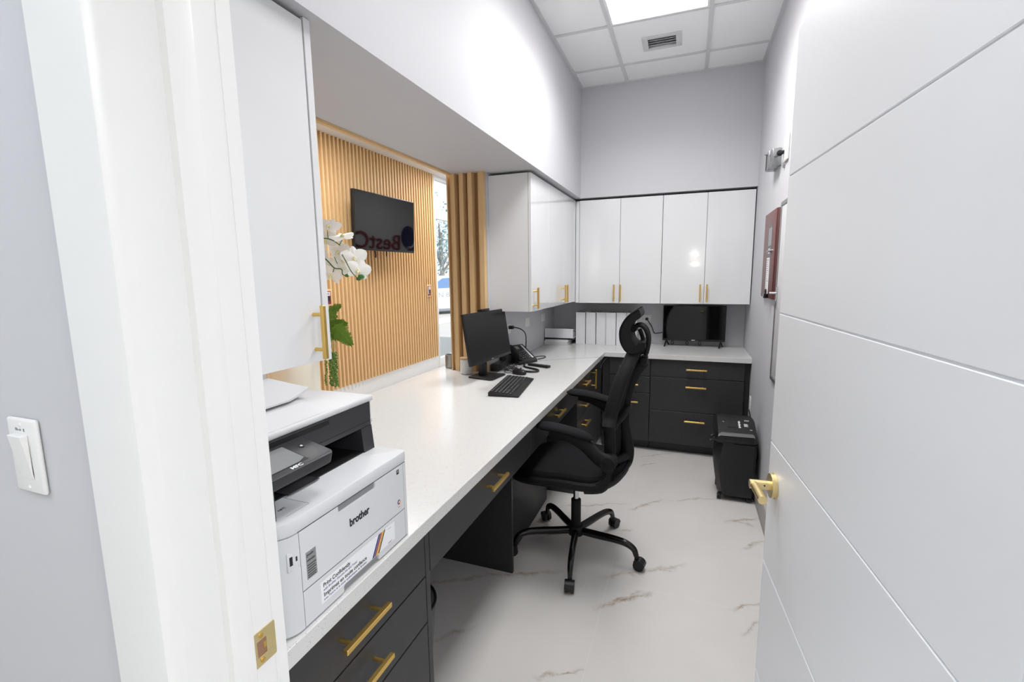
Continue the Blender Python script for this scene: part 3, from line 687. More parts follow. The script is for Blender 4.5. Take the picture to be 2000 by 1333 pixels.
# desk telephone
t = thing('desk_phone', 'black desk telephone behind the monitor', 'telephone', (-1.17, 3.285, ZT), math.radians(-24.8))
sec = [(.085, .001), (.085, .020), (.078, .026), (-.075, .125), (-.092, .118), (-.060, .001)]
MB().prism(sec, 'y', -.098, .098, .004, 2).build('body', 'black', t)
RT = Matrix.Translation((.078, 0, .0263)) @ Matrix.Rotation(math.atan2(.099, .153), 4, 'Y')      # local -X runs up the face
MB().box(-.165, -.128, -.035, .026, 0, .0012, R=RT).build('display', 'lcd', t)
M['lcdg'] = mat('lcd_olive', (150, 152, 128), .3)
MB().box(-.161, -.133, -.030, .021, .0012, .0018, R=RT).build('display_glass', 'lcdg', t)
MB().box(-.170, -.018, .062, .078, 0, .0010, R=RT).build('name_strip', 'label', t)
mb = MB(); lt = MB()
for r in range(4):
    for q in range(3):
        y = -.034 + q*.021; x = -.098 + r*.020; mb.box(x, x+.013, y, y+.015, 0, .004, .001, 1, R=RT); lt.box(x+.004, x+.008, y+.005, y+.009, .004, .0043, R=RT)
for r in range(5):
    for q in range(2):
        y = .030 + q*.014; x = -.105 + r*.018; mb.box(x, x+.009, y, y+.011, 0, .003, .001, 1, R=RT); lt.box(x+.003, x+.006, y+.002, y+.008, .003, .0033, R=RT)
mb.build('keypad', 'prdark', t); lt.build('keypad_lettering', 'label', t)
mb = MB().tube([(-.142, 0, .018), (-.125, 0, .024), (-.08, 0, .027), (-.03, 0, .024), (-.014, 0, .018)], .0165, 10, smooth=4).box(-.158, -.124, -.020, .020, .003, .020, .006).box(-.030, .004, -.020, .020, .003, .020, .006)
mb.xf(RT @ Matrix.Translation((-.010, -.073, 0))); mb.build('handset', 'black', t)
o = MB()
a = [(-1.092, 3.155, .868), (-1.075, 3.10, .853), (-1.02, 3.06, .853), (-.955, 3.02, .853), (-.935, 2.975, .853), (-.965, 2.945, .853), (-1.02, 2.945, .853), (-1.055, 2.985, .853), (-1.075, 3.02, .853)]
o.tube(a, .0075, 10, smooth=10)
cord = o.build('handset_cord', 'black'); tag(cord, 'thick coiled handset cord curling across the worktop behind the keyboard', 'cord')
o = MB().box(-1.262, -1.222, 3.262, 3.298, 1.100, 1.124, .004).tube([(-1.225, 3.28, 1.112), (-1.20, 3.285, 1.110), (-1.165, 3.30, 1.095), (-1.152, 3.345, 1.06), (-1.165, 3.40, 1.0), (-1.18, 3.435, .93), (-1.19, 3.45, .852), (-1.20, 3.48, .8512)], .0042, 8, smooth=6)
tag(o.build('power_cable', 'black'), 'black power cable plugged into the wall above the telephone', 'cable')
o = MB().tube([(-1.15, 3.475, .851), (-1.115, 3.53, .852), (-1.075, 3.56, .853), (-1.045, 3.53, .853), (-1.05, 3.475, .852), (-1.075, 3.42, .851)], .0035, 8, smooth=6)
tag(o.build('phone_cable', 'black'), 'short black cable looped on the worktop to the right of the telephone', 'cable')
# tangle of leads and a little dock behind the screen
t = thing('power_brick', 'black power adapter lying behind the monitor', 'adapter', (-1.235, 3.0, ZT))
MB().box(-1.255, -1.195, 2.90, 3.06, ZT+.0005, ZT+.052, .006).box(-1.255, -1.20, 3.07, 3.17, ZT+.0005, ZT+.075, .006).build('case', 'black', t)
random.seed(11); mb = MB()
for k in range(9):
    x, y = -1.135 + random.uniform(-.02, .02), 2.955 + random.uniform(-.045, .07); pts = []
    a0 = random.uniform(0, 6.28)
    for i in range(7):
        a1 = a0 + i*1.0; r_ = random.uniform(.020, .055)
        pts.append((min(-1.085, x + r_*math.cos(a1)), max(2.865, y + r_*1.3*math.sin(a1)), ZT + .003 + random.uniform(0, .045)*(1 if k % 2 else .4)))
    mb.tube(pts, .0019, 6, smooth=6)
tag(mb.build('cable_tangle', 'black'), 'tangle of thin black leads on the worktop behind the monitor', 'cables')
t = thing('remote_control', 'black remote control lying on the worktop beside the telephone', 'remote', (-.985, 3.158, ZT), math.radians(-20))
MB().box(-.090, .090, -.021, .021, .0008, .018, .005, 2).build('body', 'black', t)
mb = MB()
for i in range(8):
    for j in range(3): mb.cyl((-.062+i*.017, -.011+j*.011, .0178), (-.062+i*.017, -.011+j*.011, .0192), .0036, n=10)
mb.build('buttons', 'grey', t)
t = thing('candle', 'white candle in a glass jar with a wooden lid', 'candle', (-1.385, 2.785, ZT))
c = (-1.385, 2.785, ZT)
MB().lathe([(0, .001), (.036, .001), (.040, .006), (.040, .098), (.038, .100), (0, .100)], c).build('jar', 'wax', t)
MB().lathe([(0, .1005), (.041, .1005), (.0415, .104), (.0415, .110), (.040, .112), (0, .112)], c).build('lid', 'lid', t)
t = thing('steel_canister', 'small steel canister peeking out behind the fluted wood column', 'canister', (-1.590, 2.93, ZT))
MB().lathe([(0, .001), (.034, .001), (.036, .004), (.036, .094), (.034, .097), (.030, .097), (.029, .012), (0, .010)], (-1.590, 2.945, ZT)).build('body', 'steel', t)
o = MB().tube([(-1.06, 3.36, ZT+.002), (-.95, 3.45, ZT+.0018), (-.80, 3.56, ZT+.0018), (-.70, 3.62, ZT+.0018), (-.650, 3.655, ZT+.002), (-.6375, 3.665, ZT-.002), (-.635, 3.68, .80), (-.64, 3.72, .765), (-.645, 3.76, .742), (-.640, 3.80, .765), (-.632, 3.86, .785), (-.625, 3.94, .792)], .0012, 6, smooth=6)
tag(o.build('thin_lead', 'steel'), 'thin grey lead trailing over the worktop edge in the inner corner', 'cable')
# back counter
t = thing('paper_stack', 'low stack of white paper under a white binder in the back corner', 'paper', (-1.15, 4.35, ZT))
mb = MB(); random.seed(3)
for i in range(7):
    dx, dy = random.uniform(-.006, .006), random.uniform(-.006, .006)
    mb.box(-1.255+dx, -1.035+dx, 4.205+dy, 4.49+dy, ZT+.0006+i*.0072, ZT+.0070+i*.0072)
mb.build('sheets', 'paper', t)
o = MB().prism([(-1.258, ZT+.0518), (-.99, ZT+.0518), (-.985, ZT+.0645), (-1.258, ZT+.0655)], 'y', 4.23, 4.52); tag(o.build('document_folder', 'black'), 'black folder between the lying white binder and the paper stack', 'folder')
t = thing('binder', 'white binder lying on its side on the paper stack in the back corner', 'binder', (-1.12, 4.37, ZT+.067))
x0, x1, z0 = -1.2585, -.9845, ZT+.0668
MB().box(x0, x1, 4.222, 4.2255, z0, z0+.088, .001, 1).build('spine', 'binder', t)
mb = MB()
for (ya, za), (yb, zb) in (((4.2258, z0+.0845), (4.50, z0+.022)), ((4.2258, z0), (4.50, z0))): mb.prism([(ya, za), (yb, zb), (yb, zb+.0032), (ya, za+.0032)], 'x', x0, x1)
mb.build('cover', 'binder', t)
MB().prism([(4.235, z0+.012), (4.235, z0+.070), (4.49, z0+.018), (4.49, z0+.006)], 'x', x0+.006, x1-.006).build('pages', 'grey', t)
BX = [(-.982, .088), (-.886, .092), (-.790, .088), (-.698, .090), (-.604, .088), (-.512, .088)]
LB = ['leftmost of the six upright white binders, beside the lying one', 'second upright white binder from the back left corner', 'third upright white binder from the back left corner', 'fourth upright white binder from the back left corner',
      'fifth upright white binder, just left of the chair headrest', 'last white binder of the row, hidden behind the chair headrest']
def make_binder(loc, label):
    t = thing('binder', label, 'binder', loc, 0., 'white ring binders on the back counter')
    mb = MB().box(0, .0028, 0, .235, .0005, .305, .0008, 1).box(.0858, .0886, 0, .235, .0005, .305, .0008, 1); mb.build('cover', 'binder', t)
    MB().box(.0029, .0857, 0, .003, .0005, .304, .0008, 1).build('spine', 'binder', t)
    MB().box(.006, .083, .012, .225, .004, .280).build('pages', 'grey', t)
    mb = MB().box(.03, .06, .003, .008, .02, .285)
    for z in (.06, .15, .24): mb.tube([(.045+.03*math.cos(a), .035+.025*math.sin(a), z) for a in [2*pi*i/14 for i in range(14)]], .0016, 6, close=True)
    mb.build('ring_mechanism', 'steel', t); return t
b0 = make_binder((BX[0][0], 4.333, ZT), LB[0])
for (x, w), lb, dy in zip(BX[1:], LB[1:], (-.004, .006, -.006, .002, .01)): dup(b0, (x, 4.337+dy, ZT), lb)
t = thing('television', 'small black television on the back counter', 'television', (.062, 4.45, ZT))
sh = MB().box(-.2, .325, 4.440, 4.475, .897, 1.217, .004, 2).box(-.11, .235, 4.474, 4.505, .92, 1.10, .006).build('housing', 'black', t)
MB().box(-.193, .318, 4.4385, 4.4402, .916, 1.211).build('screen', 'screen', t)
MB().box(.048, .078, 4.4392, 4.4402, .903, .908).build('light_mark', 'label', sh)
for x in (-.165, .29):
    mb = MB().tube([(x, 4.455, .899), (x-.008, 4.42, .872), (x-.015, 4.385, .850)], .006, 8, smooth=2).tube([(x, 4.455, .899), (x+.010, 4.49, .872), (x+.018, 4.52, .850)], .006, 8, smooth=2)
    mb.build('foot', 'black', t)
mb = MB()
for x in (-.115, .012, .120): mb.tube([(x+.010*math.cos(a), 4.488, .872+.017*math.sin(a)) for a in [2*pi*i/12 for i in range(12)]], .0028, 6, close=True)
mb.build('cable_loops', 'black', t)
# wall plates
def outlet(name, label, cat, w, h, loc, face, slots=2):
    """plate built facing +X in own axes, then turned"""
    rz = {'+x': 0, '-y': -pi/2, '-x': pi}[face]
    t = thing(name, label, cat, loc, rz, None); F = Matrix.Identity(4) if h > w else Matrix.Rotation(pi/2, 4, 'X')
    MB().box(.0004, .006, -w/2, w/2, -h/2, h/2, .002, 2).build('plate', 'white', t)
    q = MB().box(.006, .0078, -.017, .017, -.034, .034, .0015, 1, R=F).build('socket', 'white', t)
    if slots:
        mb = MB()
        for z in (-.018, .018):
            for y in (-.006, .006): mb.box(.0078, .0081, y-.001, y+.001, z-.004, z+.004, R=F)
            mb.cyl(F @ V((.0078, 0, z-.009)), F @ V((.0081, 0, z-.009)), .002, n=8)
        mb.build('slots', 'ink', q)
    return t
outlet('wall_outlet', 'white wall outlet directly behind the monitor', 'outlet', .116, .073, (XL, 3.262, 1.10), '+x')
outlet('wall_outlet', 'blank white wall plate above the telephone', 'outlet', .116, .073, (XL, 3.717, 1.107), '+x', 0)
outlet('wall_outlet', 'white wall plate under the corner cabinet near the lying binder', 'outlet', .116, .073, (XL, 4.18, 1.108), '+x', 0)
outlet('wall_outlet', 'white wall outlet behind the chair headrest', 'outlet', .116, .073, (-.372, YW, 1.078), '-y')
outlet('wall_outlet', 'white outlet low on the right wall above the shredder', 'outlet', .072, .116, (XR, 3.90, .50), '-x')
o = MB().cyl((-.351, YW-.009, 1.078), (-.351, YW-.035, 1.078), .014).tube([(-.351, YW-.033, 1.076), (-.338, YW-.038, 1.060), (-.305, YW-.03, 1.01), (-.285, YW-.03, .955), (-.268, YW-.035, .945), (-.23, YW-.05, .952), (-.19, YW-.085, .965)], .0042, 8, smooth=6)
tag(o.build('television_cable', 'black'), 'black cable from the back wall outlet to the small television', 'cable')

# ================================================================== SHREDDER
t = thing('paper_shredder', 'black wheeled paper shredder by the right wall', 'shredder', (.345, 3.38, 0))
x0, x1, y0, y1 = .218, .460, 3.215, 3.50
mb = MB()
def sring(z, inx0, iny0, c=.03, y1_=3.50): 
    a, b, d = x0+inx0, x1-.004, y0+iny0
    return [(a+c*.9, d), (b-c*.5, d), (b, d+c*.5), (b, y1_), (a+c*.5, y1_), (a, y1_-c*.5), (a, d+c*1.6)]
RR = lambda z, i, j: [(p[0], p[1], z) for p in sring(z, i, j)]
mb.loft([RR(.038, .028, .006), RR(.06, .016, .002), RR(.20, -.006, 0), RR(.30, -.004, 0), RR(.398, .012, 0)]); mb.build('bin', 'black', t)
MB().box(x0+.052, x0+.0535, y0-.0012, y0+.002, .045, .395).build('bin_seam', 'ink', t)
MB().prism([(x0+.025, .41), (x0+.165, .415), (x0+.06, .392), (x0+.045, .384)], 'y', y0-.001, y0+.006).build('bin_grip', 'prblack', t)
mb = MB()
hx0, hx1 = x0-.012, x1
sec = [(y0+.004, .400), (y0-.008, .425), (y0-.002, .455), (y0+.02, .470), (y0+.05, .478), (y0+.20, .520), (y0+.27, .520), (y0+.295, .50), (y0+.295, .400)]
mb.loft([[(x, y + (.012 if 0 else 0), z) for y, z in sec] for x in (hx0+.018, hx1-.022)])
sec2 = [(y0+.03, .404), (y0+.022, .425), (y0+.026, .442), (y0+.045, .452), (y0+.07, .460), (y0+.20, .498), (y0+.26, .498), (y0+.28, .48), (y0+.28, .404)]
mb2 = [[(hx0, y, z) for y, z in sec2], [(hx0+.0178, y, z) for y, z in sec]]; mb.loft(mb2)
mb2 = [[(hx1-.0218, y, z) for y, z in sec], [(hx1-.002, y, z) for y, z in sec2]]; mb.loft(mb2)
hd = mb.build('head', 'black', t)
mb = MB().prism([(hx0+.018, .443), (hx0+.03, .452), (hx1-.03, .456), (hx1-.022, .450), (hx1-.022, .462), (hx1-.03, .471), (hx0+.04, .469), (hx0+.018, .456)], 'y', y0-.0105, y0+.012); mb.build('silver_trim', 'steel', hd)
rs_ = (.520-.478)/.15; zt_ = lambda y: .478 + (y-(y0+.05))*rs_ + .0006
SL = math.atan(rs_); RS = Matrix.Translation((0, y0+.05, .4785)) @ Matrix.Rotation(SL, 4, 'X')
MB().box(.285, .345, .03, .10, -.001, .0015, R=RS).box(.33, .337, .01, .13, .0005, .002, R=RS).build('feed_slot', 'prblack', hd)
mb = MB(); rr = RS.to_3x3()
for i in range(8): mb.box(.350+.003*(i % 2), .364-.002*(i % 3), .030+i*.0105, .0375+i*.0105, .0004, .001, R=RS)
for i in range(5): mb.box(.392+i*.006, .394+i*.006, .115, .13, .0004, .001, R=RS)
for i in range(4): mb.box(.385, .41-.004*(i % 2), .05+i*.009, .054+i*.009, .0004, .001, R=RS)
mb.box(.415, .43, .012, .016, .0004, .001, R=RS).box(.255, .265, .09, .094, .0004, .001, R=RS)
mb.build('lettering', 'label', hd)
MB().tube([(hx0+.006, y0+.05, .415), (hx0-.016, y0+.06, .405), (hx0-.020, y0+.12, .380), (hx0-.016, y0+.18, .375), (hx0+.008, y0+.19, .395)], .010, 8, smooth=4).build('side_handle', 'black', t)
for x, y in ((x0+.03, y0+.03), (x1-.035, y0+.03), (x0+.03, y1-.03), (x1-.035, y1-.03)):
    MB().cyl((x-.012, y, .019), (x+.012, y, .019), .0185, n=18).cyl((x, y, .03), (x, y, .045), .010).build('castor', 'blackgloss', t)
o = MB().tube([(x1-.003, y0+.10, .40), (x1+.008, y0+.09, .375), (x1+.014, y0+.10, .30), (x1+.012, y0+.16, .22), (x1+.013, y0+.25, .30), (x1+.012, y0+.40, .40), (x1+.014, 3.86, .46)], .004, 8, smooth=5); o.build('power_cord', 'black', t)

# ================================================================== RIGHT WALL
t = thing('key_cabinet', 'maroon metal lock box on the right wall', 'cabinet', (XR, 3.32, 1.343))
bx = MB().box(XR-.016, XR-.0005, 3.11, 3.535, 1.343, 1.873, .004).build('case', 'maroon', t)
dr_ = MB().box(XR-.023, XR-.0162, 3.112, 3.533, 1.345, 1.871, .003).build('door', 'maroon', t)
MB().box(XR-.0238, XR-.0228, 3.215, 3.36, 1.60, 1.79).build('dark_label', 'plate', dr_)
MB().box(XR-.0241, XR-.0236, 3.225, 3.345, 1.665, 1.772).build('grey_notice', 'silverlabel', dr_)
mb = MB(); text_bm(mb, 'KNOX', .05, (XR-.0369, 3.345, 1.622), (0, -1, 0), (0, 0, 1), .0003) if 0 else None
for i in range(3): mb.box(XR-.0241, XR-.0237, 3.26, 3.335, 1.618+i*.012, 1.623+i*.012)
mb.build('label_lines', 'label', dr_)
MB().box(XR-.0236, XR-.0228, 3.255, 3.365, 1.355, 1.592).build('white_notice', 'label', dr_)
mb = MB(); random.seed(5)
for i in range(17): mb.box(XR-.0240, XR-.0235, 3.275+random.uniform(0, .05), 3.355, 1.368+i*.013, 1.3715+i*.013)
mb.build('notice_lines', 'grey', dr_)
MB().cyl((XR-.023, 3.20, 1.63), (XR-.042, 3.20, 1.63), .010).cyl((XR-.040, 3.20, 1.63), (XR-.044, 3.235, 1.625), .004).build('lock_barrel', 'chrome', dr_)
mb = MB().box(XR-.048, XR-.0235, 3.222, 3.265, 1.345, 1.372, .004).tube([(XR-.036, 3.228, 1.37), (XR-.036, 3.230, 1.392), (XR-.036, 3.244, 1.400), (XR-.036, 3.257, 1.392), (XR-.036, 3.258, 1.37)], .0035, 8, smooth=3)
mb.build('padlock', 'blackgloss', t)
t = thing('electrical_panel', 'flush grey metal panel door mostly hidden behind the open door', 'panel', (XR, 2.75, .878))
mb = MB()
for a in ((2.45, 3.062, 1.868, 1.893), (2.45, 3.062, .878, .903), (3.037, 3.062, .9035, 1.8675), (2.45, 2.475, .9035, 1.8675)): mb.box(XR-.012, XR-.0005, *a, .003, 1)
mb.build('frame', 'steel', t); MB().box(XR-.008, XR-.0005, 2.476, 3.036, .904, 1.867, .002).build('panel_door', 'tbar', t)
MB().box(XR-.014, XR-.008, 3.0, 3.03, 1.30, 1.42, .002).cyl((XR-.008, 3.02, 1.385), (XR-.045, 3.03, 1.385), .006).build('latch', 'chrome', t)
t = thing('junction_box', 'small grey steel junction box high on the right wall', 'junction box', (XR, 3.45, 2.13))
MB().box(XR-.050, XR-.0005, 3.22, 3.318, 2.125, 2.225, .004).build('box', 'steel', t)
MB().box(XR-.055, XR-.0005, 3.322, 3.43, 2.128, 2.235, .003).build('back_box', 'steel', t)
MB().box(XR-.0565, XR-.0551, 3.392, 3.422, 2.134, 2.229).build('dark_opening', 'ink', t)
MB().cyl((XR-.050, 3.25, 2.16), (XR-.052, 3.25, 2.16), .004, n=10).cyl((XR-.050, 3.29, 2.20), (XR-.052, 3.29, 2.20), .004, n=10).build('screw', 'plate', t)
t = thing('wall_sensor', 'white wall plate with a black rod beside the junction box', 'sensor', (XR, 3.06, 2.17))
MB().box(XR-.012, XR-.0005, 2.99, 3.10, 2.11, 2.25, .004).build('plate', 'white', t)
MB().cyl((XR-.030, 3.09, 2.165), (XR-.034, 3.20, 2.168), .016, .004, n=14).cyl((XR-.012, 3.07, 2.165), (XR-.034, 3.095, 2.165), .010).cyl((XR-.034, 3.20, 2.168), (XR-.062, 3.42, 2.232), .003).build('rod', 'blackgloss', t)
MB().box(XR-.010, XR-.0005, 3.085, 3.105, 2.085, 2.10).build('clip', 'grey', t)

# ================================================================== DOORWAY ITEMS
t = thing('strike_plate', 'brass strike plate let into the white door jamb', 'strike plate', (-.636, .503, .90))
xs_ = -.6358
out = [(.481, .8705), (.521, .8705), (.5235, .8735), (.5235, .9285), (.521, .9315), (.481, .9315)]
hole = [(.489, .893), (.493, .888), (.503, .888), (.503, .896), (.5055, .898), (.5055, .905), (.503, .907), (.503, .915), (.493, .915), (.489, .910)]
mb = MB()
# plate ring around the latch hole, built as strips
for a in ((.481, .5235, .9155, .9315), (.481, .5235, .8705, .8875), (.481, .4885, .8876, .9154), (.506, .5235, .8876, .9154)): mb.box(xs_, xs_+.0016, *a)
mb.loft([[(xs_-.0002, .5236, z) for z in (.8715, .9305)] + [(xs_+.0016, .5236, z) for z in (.9305, .8715)], [(xs_-.004, .5285, z) for z in (.875, .927)] + [(xs_-.0022, .5285, z) for z in (.927, .875)]])
mb.build('plate', 'goldsat', t)
M['recess'] = mat('latch_recess', (150, 112, 88), .6)
MB().box(xs_+.0001, xs_+.0006, .4886, .5059, .8877, .9153).build('latch_recess', 'recess', t)
MB().box(xs_+.0006, xs_+.0012, .501, .5058, .897, .908).build('latch_lip', 'gold', t)
for z in (.923, .879): MB().cyl((xs_+.0016, .497, z), (xs_+.0026, .497, z), .0042, n=16).box(xs_+.0026, xs_+.0028, .4965, .4975, z-.003, z+.003).build('screw', 'gold', t)
t = thing('light_switch', 'white rocker light switch on the grey corridor wall', 'light switch', (-.899, .365, 1.250), -pi/2)
MB().box(.0004, .0075, -.0355, .0355, -.057, .057, .004, 3).build('plate', 'white', t)
MB().prism([(.0075, -.034), (.0085, -.034), (.017, .034), (.0075, .034)], 'y', -.0165, .0165, .001, 1).build('rocker', 'white', t)
for z in (-.048, .048): MB().ball((.0075, 0, z), (.0018, .0035, .0035), 10).build('screw', 'white', t)
mb = MB()
for y0, y1, z0, z1 in ((-.0135, -.0085, .0385, .0425), (-.008, -.0055, .0385, .041), (-.0035, .001, .0385, .0415), (.0065, .0095, .0380, .0425)): mb.box(.0074, .0077, y0, y1, z0, z1)
mb.build('printed_mark', 'grey', t)

# ================================================================== CEILING
t = thing('ceiling_light', 'glowing white light panel set into the office ceiling', 'light', (-.232, 2.67, 3.085))
ax0, ax1, ay0, ay1 = TX[0]+.0125, TX[1]-.0125, LY[0]+.0125, LY[1]-.0125
mb = MB().box(ax0, ax0+.014, ay0, ay1, 3.082, 3.096).box(ax1-.014, ax1, ay0, ay1, 3.082, 3.096).box(ax0+.014, ax1-.014, ay0, ay0+.014, 3.082, 3.096).box(ax0+.014, ax1-.014, ay1-.014, ay1, 3.082, 3.096); mb.build('frame', 'trim', t)
MB().box(ax0+.0142, ax1-.0142, ay0+.0142, ay1-.0142, 3.089, 3.094).build('diffuser', 'lamp', t)
t = thing('air_vent', 'grey slotted air vent in the ceiling beyond the light panel', 'vent', (-.23, 3.615, 3.085))
mb = MB().box(-.358, -.322, 3.518, 3.712, 3.082, 3.0935, .001).box(-.138, -.102, 3.518, 3.712, 3.082, 3.0935, .001).box(-.3215, -.1385, 3.518, 3.546, 3.082, 3.0935, .001).box(-.3215, -.1385, 3.686, 3.712, 3.082, 3.0935, .001); mb.build('frame', 'tbar', t)
MB().box(-.344, -.116, 3.526, 3.704, 3.118, 3.12).build('duct', 'plate', t)
for i in range(4):
    y = 3.562 + i*.034
    MB().box(-.3212, -.1388, -.014, .014, -.0012, .0012, R=Matrix.Translation((0, y, 3.098)) @ Matrix.Rotation(math.radians(38), 4, 'X')).build('slat', 'tbar', t)

# waste bin in the knee space
t = thing('waste_bin', 'black wire mesh waste bin in the knee space beside the drawers', 'bin', (-.945, 1.30, 0))
c = (-.945, 1.30, 0)
m = M['mesh'] = mat('bin_wire_mesh', (120, 120, 122), .5, metal=.5)
mb = MB().lathe([(0, .002), (.105, .002), (.108, .006), (.132, .325), (.1312, .325), (.107, .0075), (0, .004)], c, 40); b_ = mb.build('bin_body', 'mesh', t)
tcn = N(m, 'ShaderNodeTexCoord'); sp_ = N(m, 'ShaderNodeSeparateXYZ'); L(m, tcn.outputs['Object'], sp_.inputs[0])
an = math_(m, 'ARCTAN2', sp_.outputs[1], sp_.outputs[0]); zz_ = math_(m, 'MULTIPLY', sp_.outputs[2], 260.)
aa = math_(m, 'MULTIPLY', an, 32.); 
h1 = math_(m, 'LESS_THAN', math_(m, 'ABSOLUTE', math_(m, 'SUBTRACT', math_(m, 'FRACT', math_(m, 'ADD', aa, zz_)), .5)), .3)
h2 = math_(m, 'LESS_THAN', math_(m, 'ABSOLUTE', math_(m, 'SUBTRACT', math_(m, 'FRACT', math_(m, 'SUBTRACT', aa, zz_)), .5)), .3)
L(m, math_(m, 'SUBTRACT', 1., math_(m, 'MULTIPLY', h1, h2)), bs(m).inputs['Alpha'])
MB().tube([(c[0]+.1325*math.cos(a), c[1]+.1325*math.sin(a), .327) for a in [2*pi*i/40 for i in range(40)]], .0055, 8, close=True).build('rim', 'black', t)
# ================================================================== ORCHID PLANTER on the outer part of the worktop
PC = (-1.452, 1.372)
t = thing('potted_orchid', 'white orchids with fern and trailing greenery in a cream planter', 'plant', (*PC, ZT))
MB().lathe([(0, .001), (.098, .001), (.104, .006), (.108, .335), (.106, .340), (.098, .340), (.096, .30), (0, .295)], (*PC, ZT), 48).build('planter', 'cream', t)
MB().lathe([(0, .290), (.096, .300), (.05, .315), (0, .32)], (*PC, ZT), 24).build('soil', 'soil', t)
PX = lambda u, v, d=0.: V(((-1.598+(u-640)*.00278)*(.833+d), 1.50+d*1.8, 1.504+((1.772-(v-430)*.00248)-1.504)*(.833+d)))
random.seed(4)
def petal(mb, c, u, w, n, l, wd, cup):
    """rounded petal from centre c along u; w sideways; n out of the flower"""
    rows = []
    for i in range(7):
        q = i/6; hw = wd*(math.sin(pi*min(1, q*.88+.07))**.7)*.5
        rows.append([c + u*(l*q) + w*(hw*s) + n*(cup*q*q*l - .25*hw*abs(s)*1.0 + .004) for s in (-1, -.5, 0, .5, 1)])
    th = n*.0012
    a = [mb.ring(r) for r in rows]; b = [mb.ring([p - th for p in r]) for r in rows]
    for g, f in ((a, 1), (b, -1)):
        for r0, r1 in zip(g, g[1:]):
            for j in range(4):
                q_ = (r0[j], r0[j+1], r1[j+1], r1[j]); mb.bm.faces.new(q_ if f > 0 else q_[::-1])
    for k_ in (0, 4):
        for i in range(6): mb.bm.faces.new((a[i][k_], a[i+1][k_], b[i+1][k_], b[i][k_]))
    mb.bm.faces.new([a[6][j] for j in range(5)] + [b[6][j] for j in range(4, -1, -1)])
def flower(c, n, spin, size):
    n = V(n).normalized(); u0 = n.cross(V((0, 0, 1))).normalized(); v0 = u0.cross(n)
    if v0.z < 0: u0, v0 = -u0, -v0
    dirv = lambda a: u0*math.cos(a) + v0*math.sin(a)
    mb = MB()
    for a, l, w_ in ((pi/2, .95, .62), (pi/2+2.2, .9, .55), (pi/2-2.2, .9, .55)):
        a += spin; petal(mb, c, dirv(a), dirv(a+pi/2), n, size*l, size*w_, -.05)
    for a in (pi/2+1.18, pi/2-1.18):
        a += spin; petal(mb, c + n*.003, dirv(a), dirv(a+pi/2), n, size*1.05, size*1.02, -.02)
    f = mb.build('flower', 'petal', t, rec=True)
    mb = MB().ball(c + n*.007, (.005, .005, .006), 10)
    for s in (-1, 1): mb.ball(c + n*.009 + dirv(spin)*(s*.005) + dirv(spin-pi/2)*.005, (.0035, .0035, .0045), 8)
    mb.tube([c + n*.006, c + n*.016 + dirv(spin-pi/2)*.010, c + n*.014 + dirv(spin-pi/2)*.022], [.0035, .0035, .0015], 6)
    mb.build('flower_lip', 'petalc', f)
FL = [((643, 443), (.3, -.6, .5), .25, .040), ((668, 464), (.15, -.35, .75), -.5, .043), ((690, 503), (.62, -.75, .18), -.1, .046), ((697, 526), (.55, -.75, .1), .25, .042), ((660, 490), (.1, -.9, .2), .1, .043),
      ((641, 533), (.2, -.85, -.1), .3, .042), ((634, 470), (.2, -.9, .2), -.4, .045), ((669, 505), (.5, -.8, .1), .2, .036), ((638, 517), (.4, -.8, .2), -.2, .036), ((664, 521), (.2, -.9, -.2), .5, .032), ((612, 500), (.2, -.9, .1), 0, .045), ((606, 455), (.2, -.9, .3), .4, .045)]
for i, (p, n, s, z) in enumerate(FL): flower(PX(*p, d=.006*((i*7) % 5-2)), n, s, z*1.1)
mb = MB(); root = V((*PC, ZT+.30)); B = PX(600, 520, .02)
mb.tube([root, (root*.4+B*.6)+V((-.02, 0, .10)), PX(606, 470, .0), PX(629, 464, -.02), PX(647, 468, -.02), PX(662, 478, -.02)], [.0032, .003, .0026, .0024, .0022, .0018], 6, smooth=8)
mb.tube([root + V((.01, .02, 0)), B, PX(612, 492, .0), PX(632, 505, -.02), PX(647, 520, -.02), PX(662, 523, -.02), PX(664, 533, -.02), PX(673, 535, -.01)], [.003, .0026, .0022, .0016], 6, smooth=8)
mb.tube([PX(640, 474, .02), PX(660, 488, .02), PX(670.5, 505, -.03), PX(682, 527, -.035), PX(693, 539, -.02), PX(698, 541, -.012)], [.0022, .002, .0016], 6, smooth=8)
for a, b in (((638, 464), (637, 446)), ((661, 477), (667, 469)), ((647, 520), (643, 530)), ((654, 512), (649, 500))): mb.tube([PX(*a, d=-.02), PX(*b, d=-.012)], .0016, 6)
mb.build('flower_stem', 'stem', t)
M['bud'] = mat('orchid_bud', (62, 122, 54), .4)
for p, r in (((702, 537.5), .0125), ((696.5, 541.5), .010), ((673, 535), .009)): MB().ball(PX(*p, d=-.008), (r*1.1, r*.8, r*.75), 10).build('flower_bud', 'bud', t)
for s, a in ((1, 2.7), (-1, 3.5), (1, 4.4)):
    mb = MB(); d = V((math.cos(a), math.sin(a), 0)); w = V((-d.y, d.x, 0)); rows = []
    for i in range(8):
        q = i/7; hw = .028*math.sin(pi*(q*.9+.08)); p = root + d*(.12*q) + V((0, 0, .10*q-.12*q*q)); rows.append([p - w*hw + V((0, 0, .006)), p, p + w*hw + V((0, 0, .006))])
    a_ = [mb.ring(r) for r in rows]; b_ = [mb.ring([p - V((0, 0, .002)) for p in r]) for r in rows]
    for g in (a_, b_):
        for r0, r1 in zip(g, g[1:]):
            for j in range(2): mb.bm.faces.new((r0[j], r0[j+1], r1[j+1], r1[j]))
    mb.build('orchid_leaf', 'stem', t)
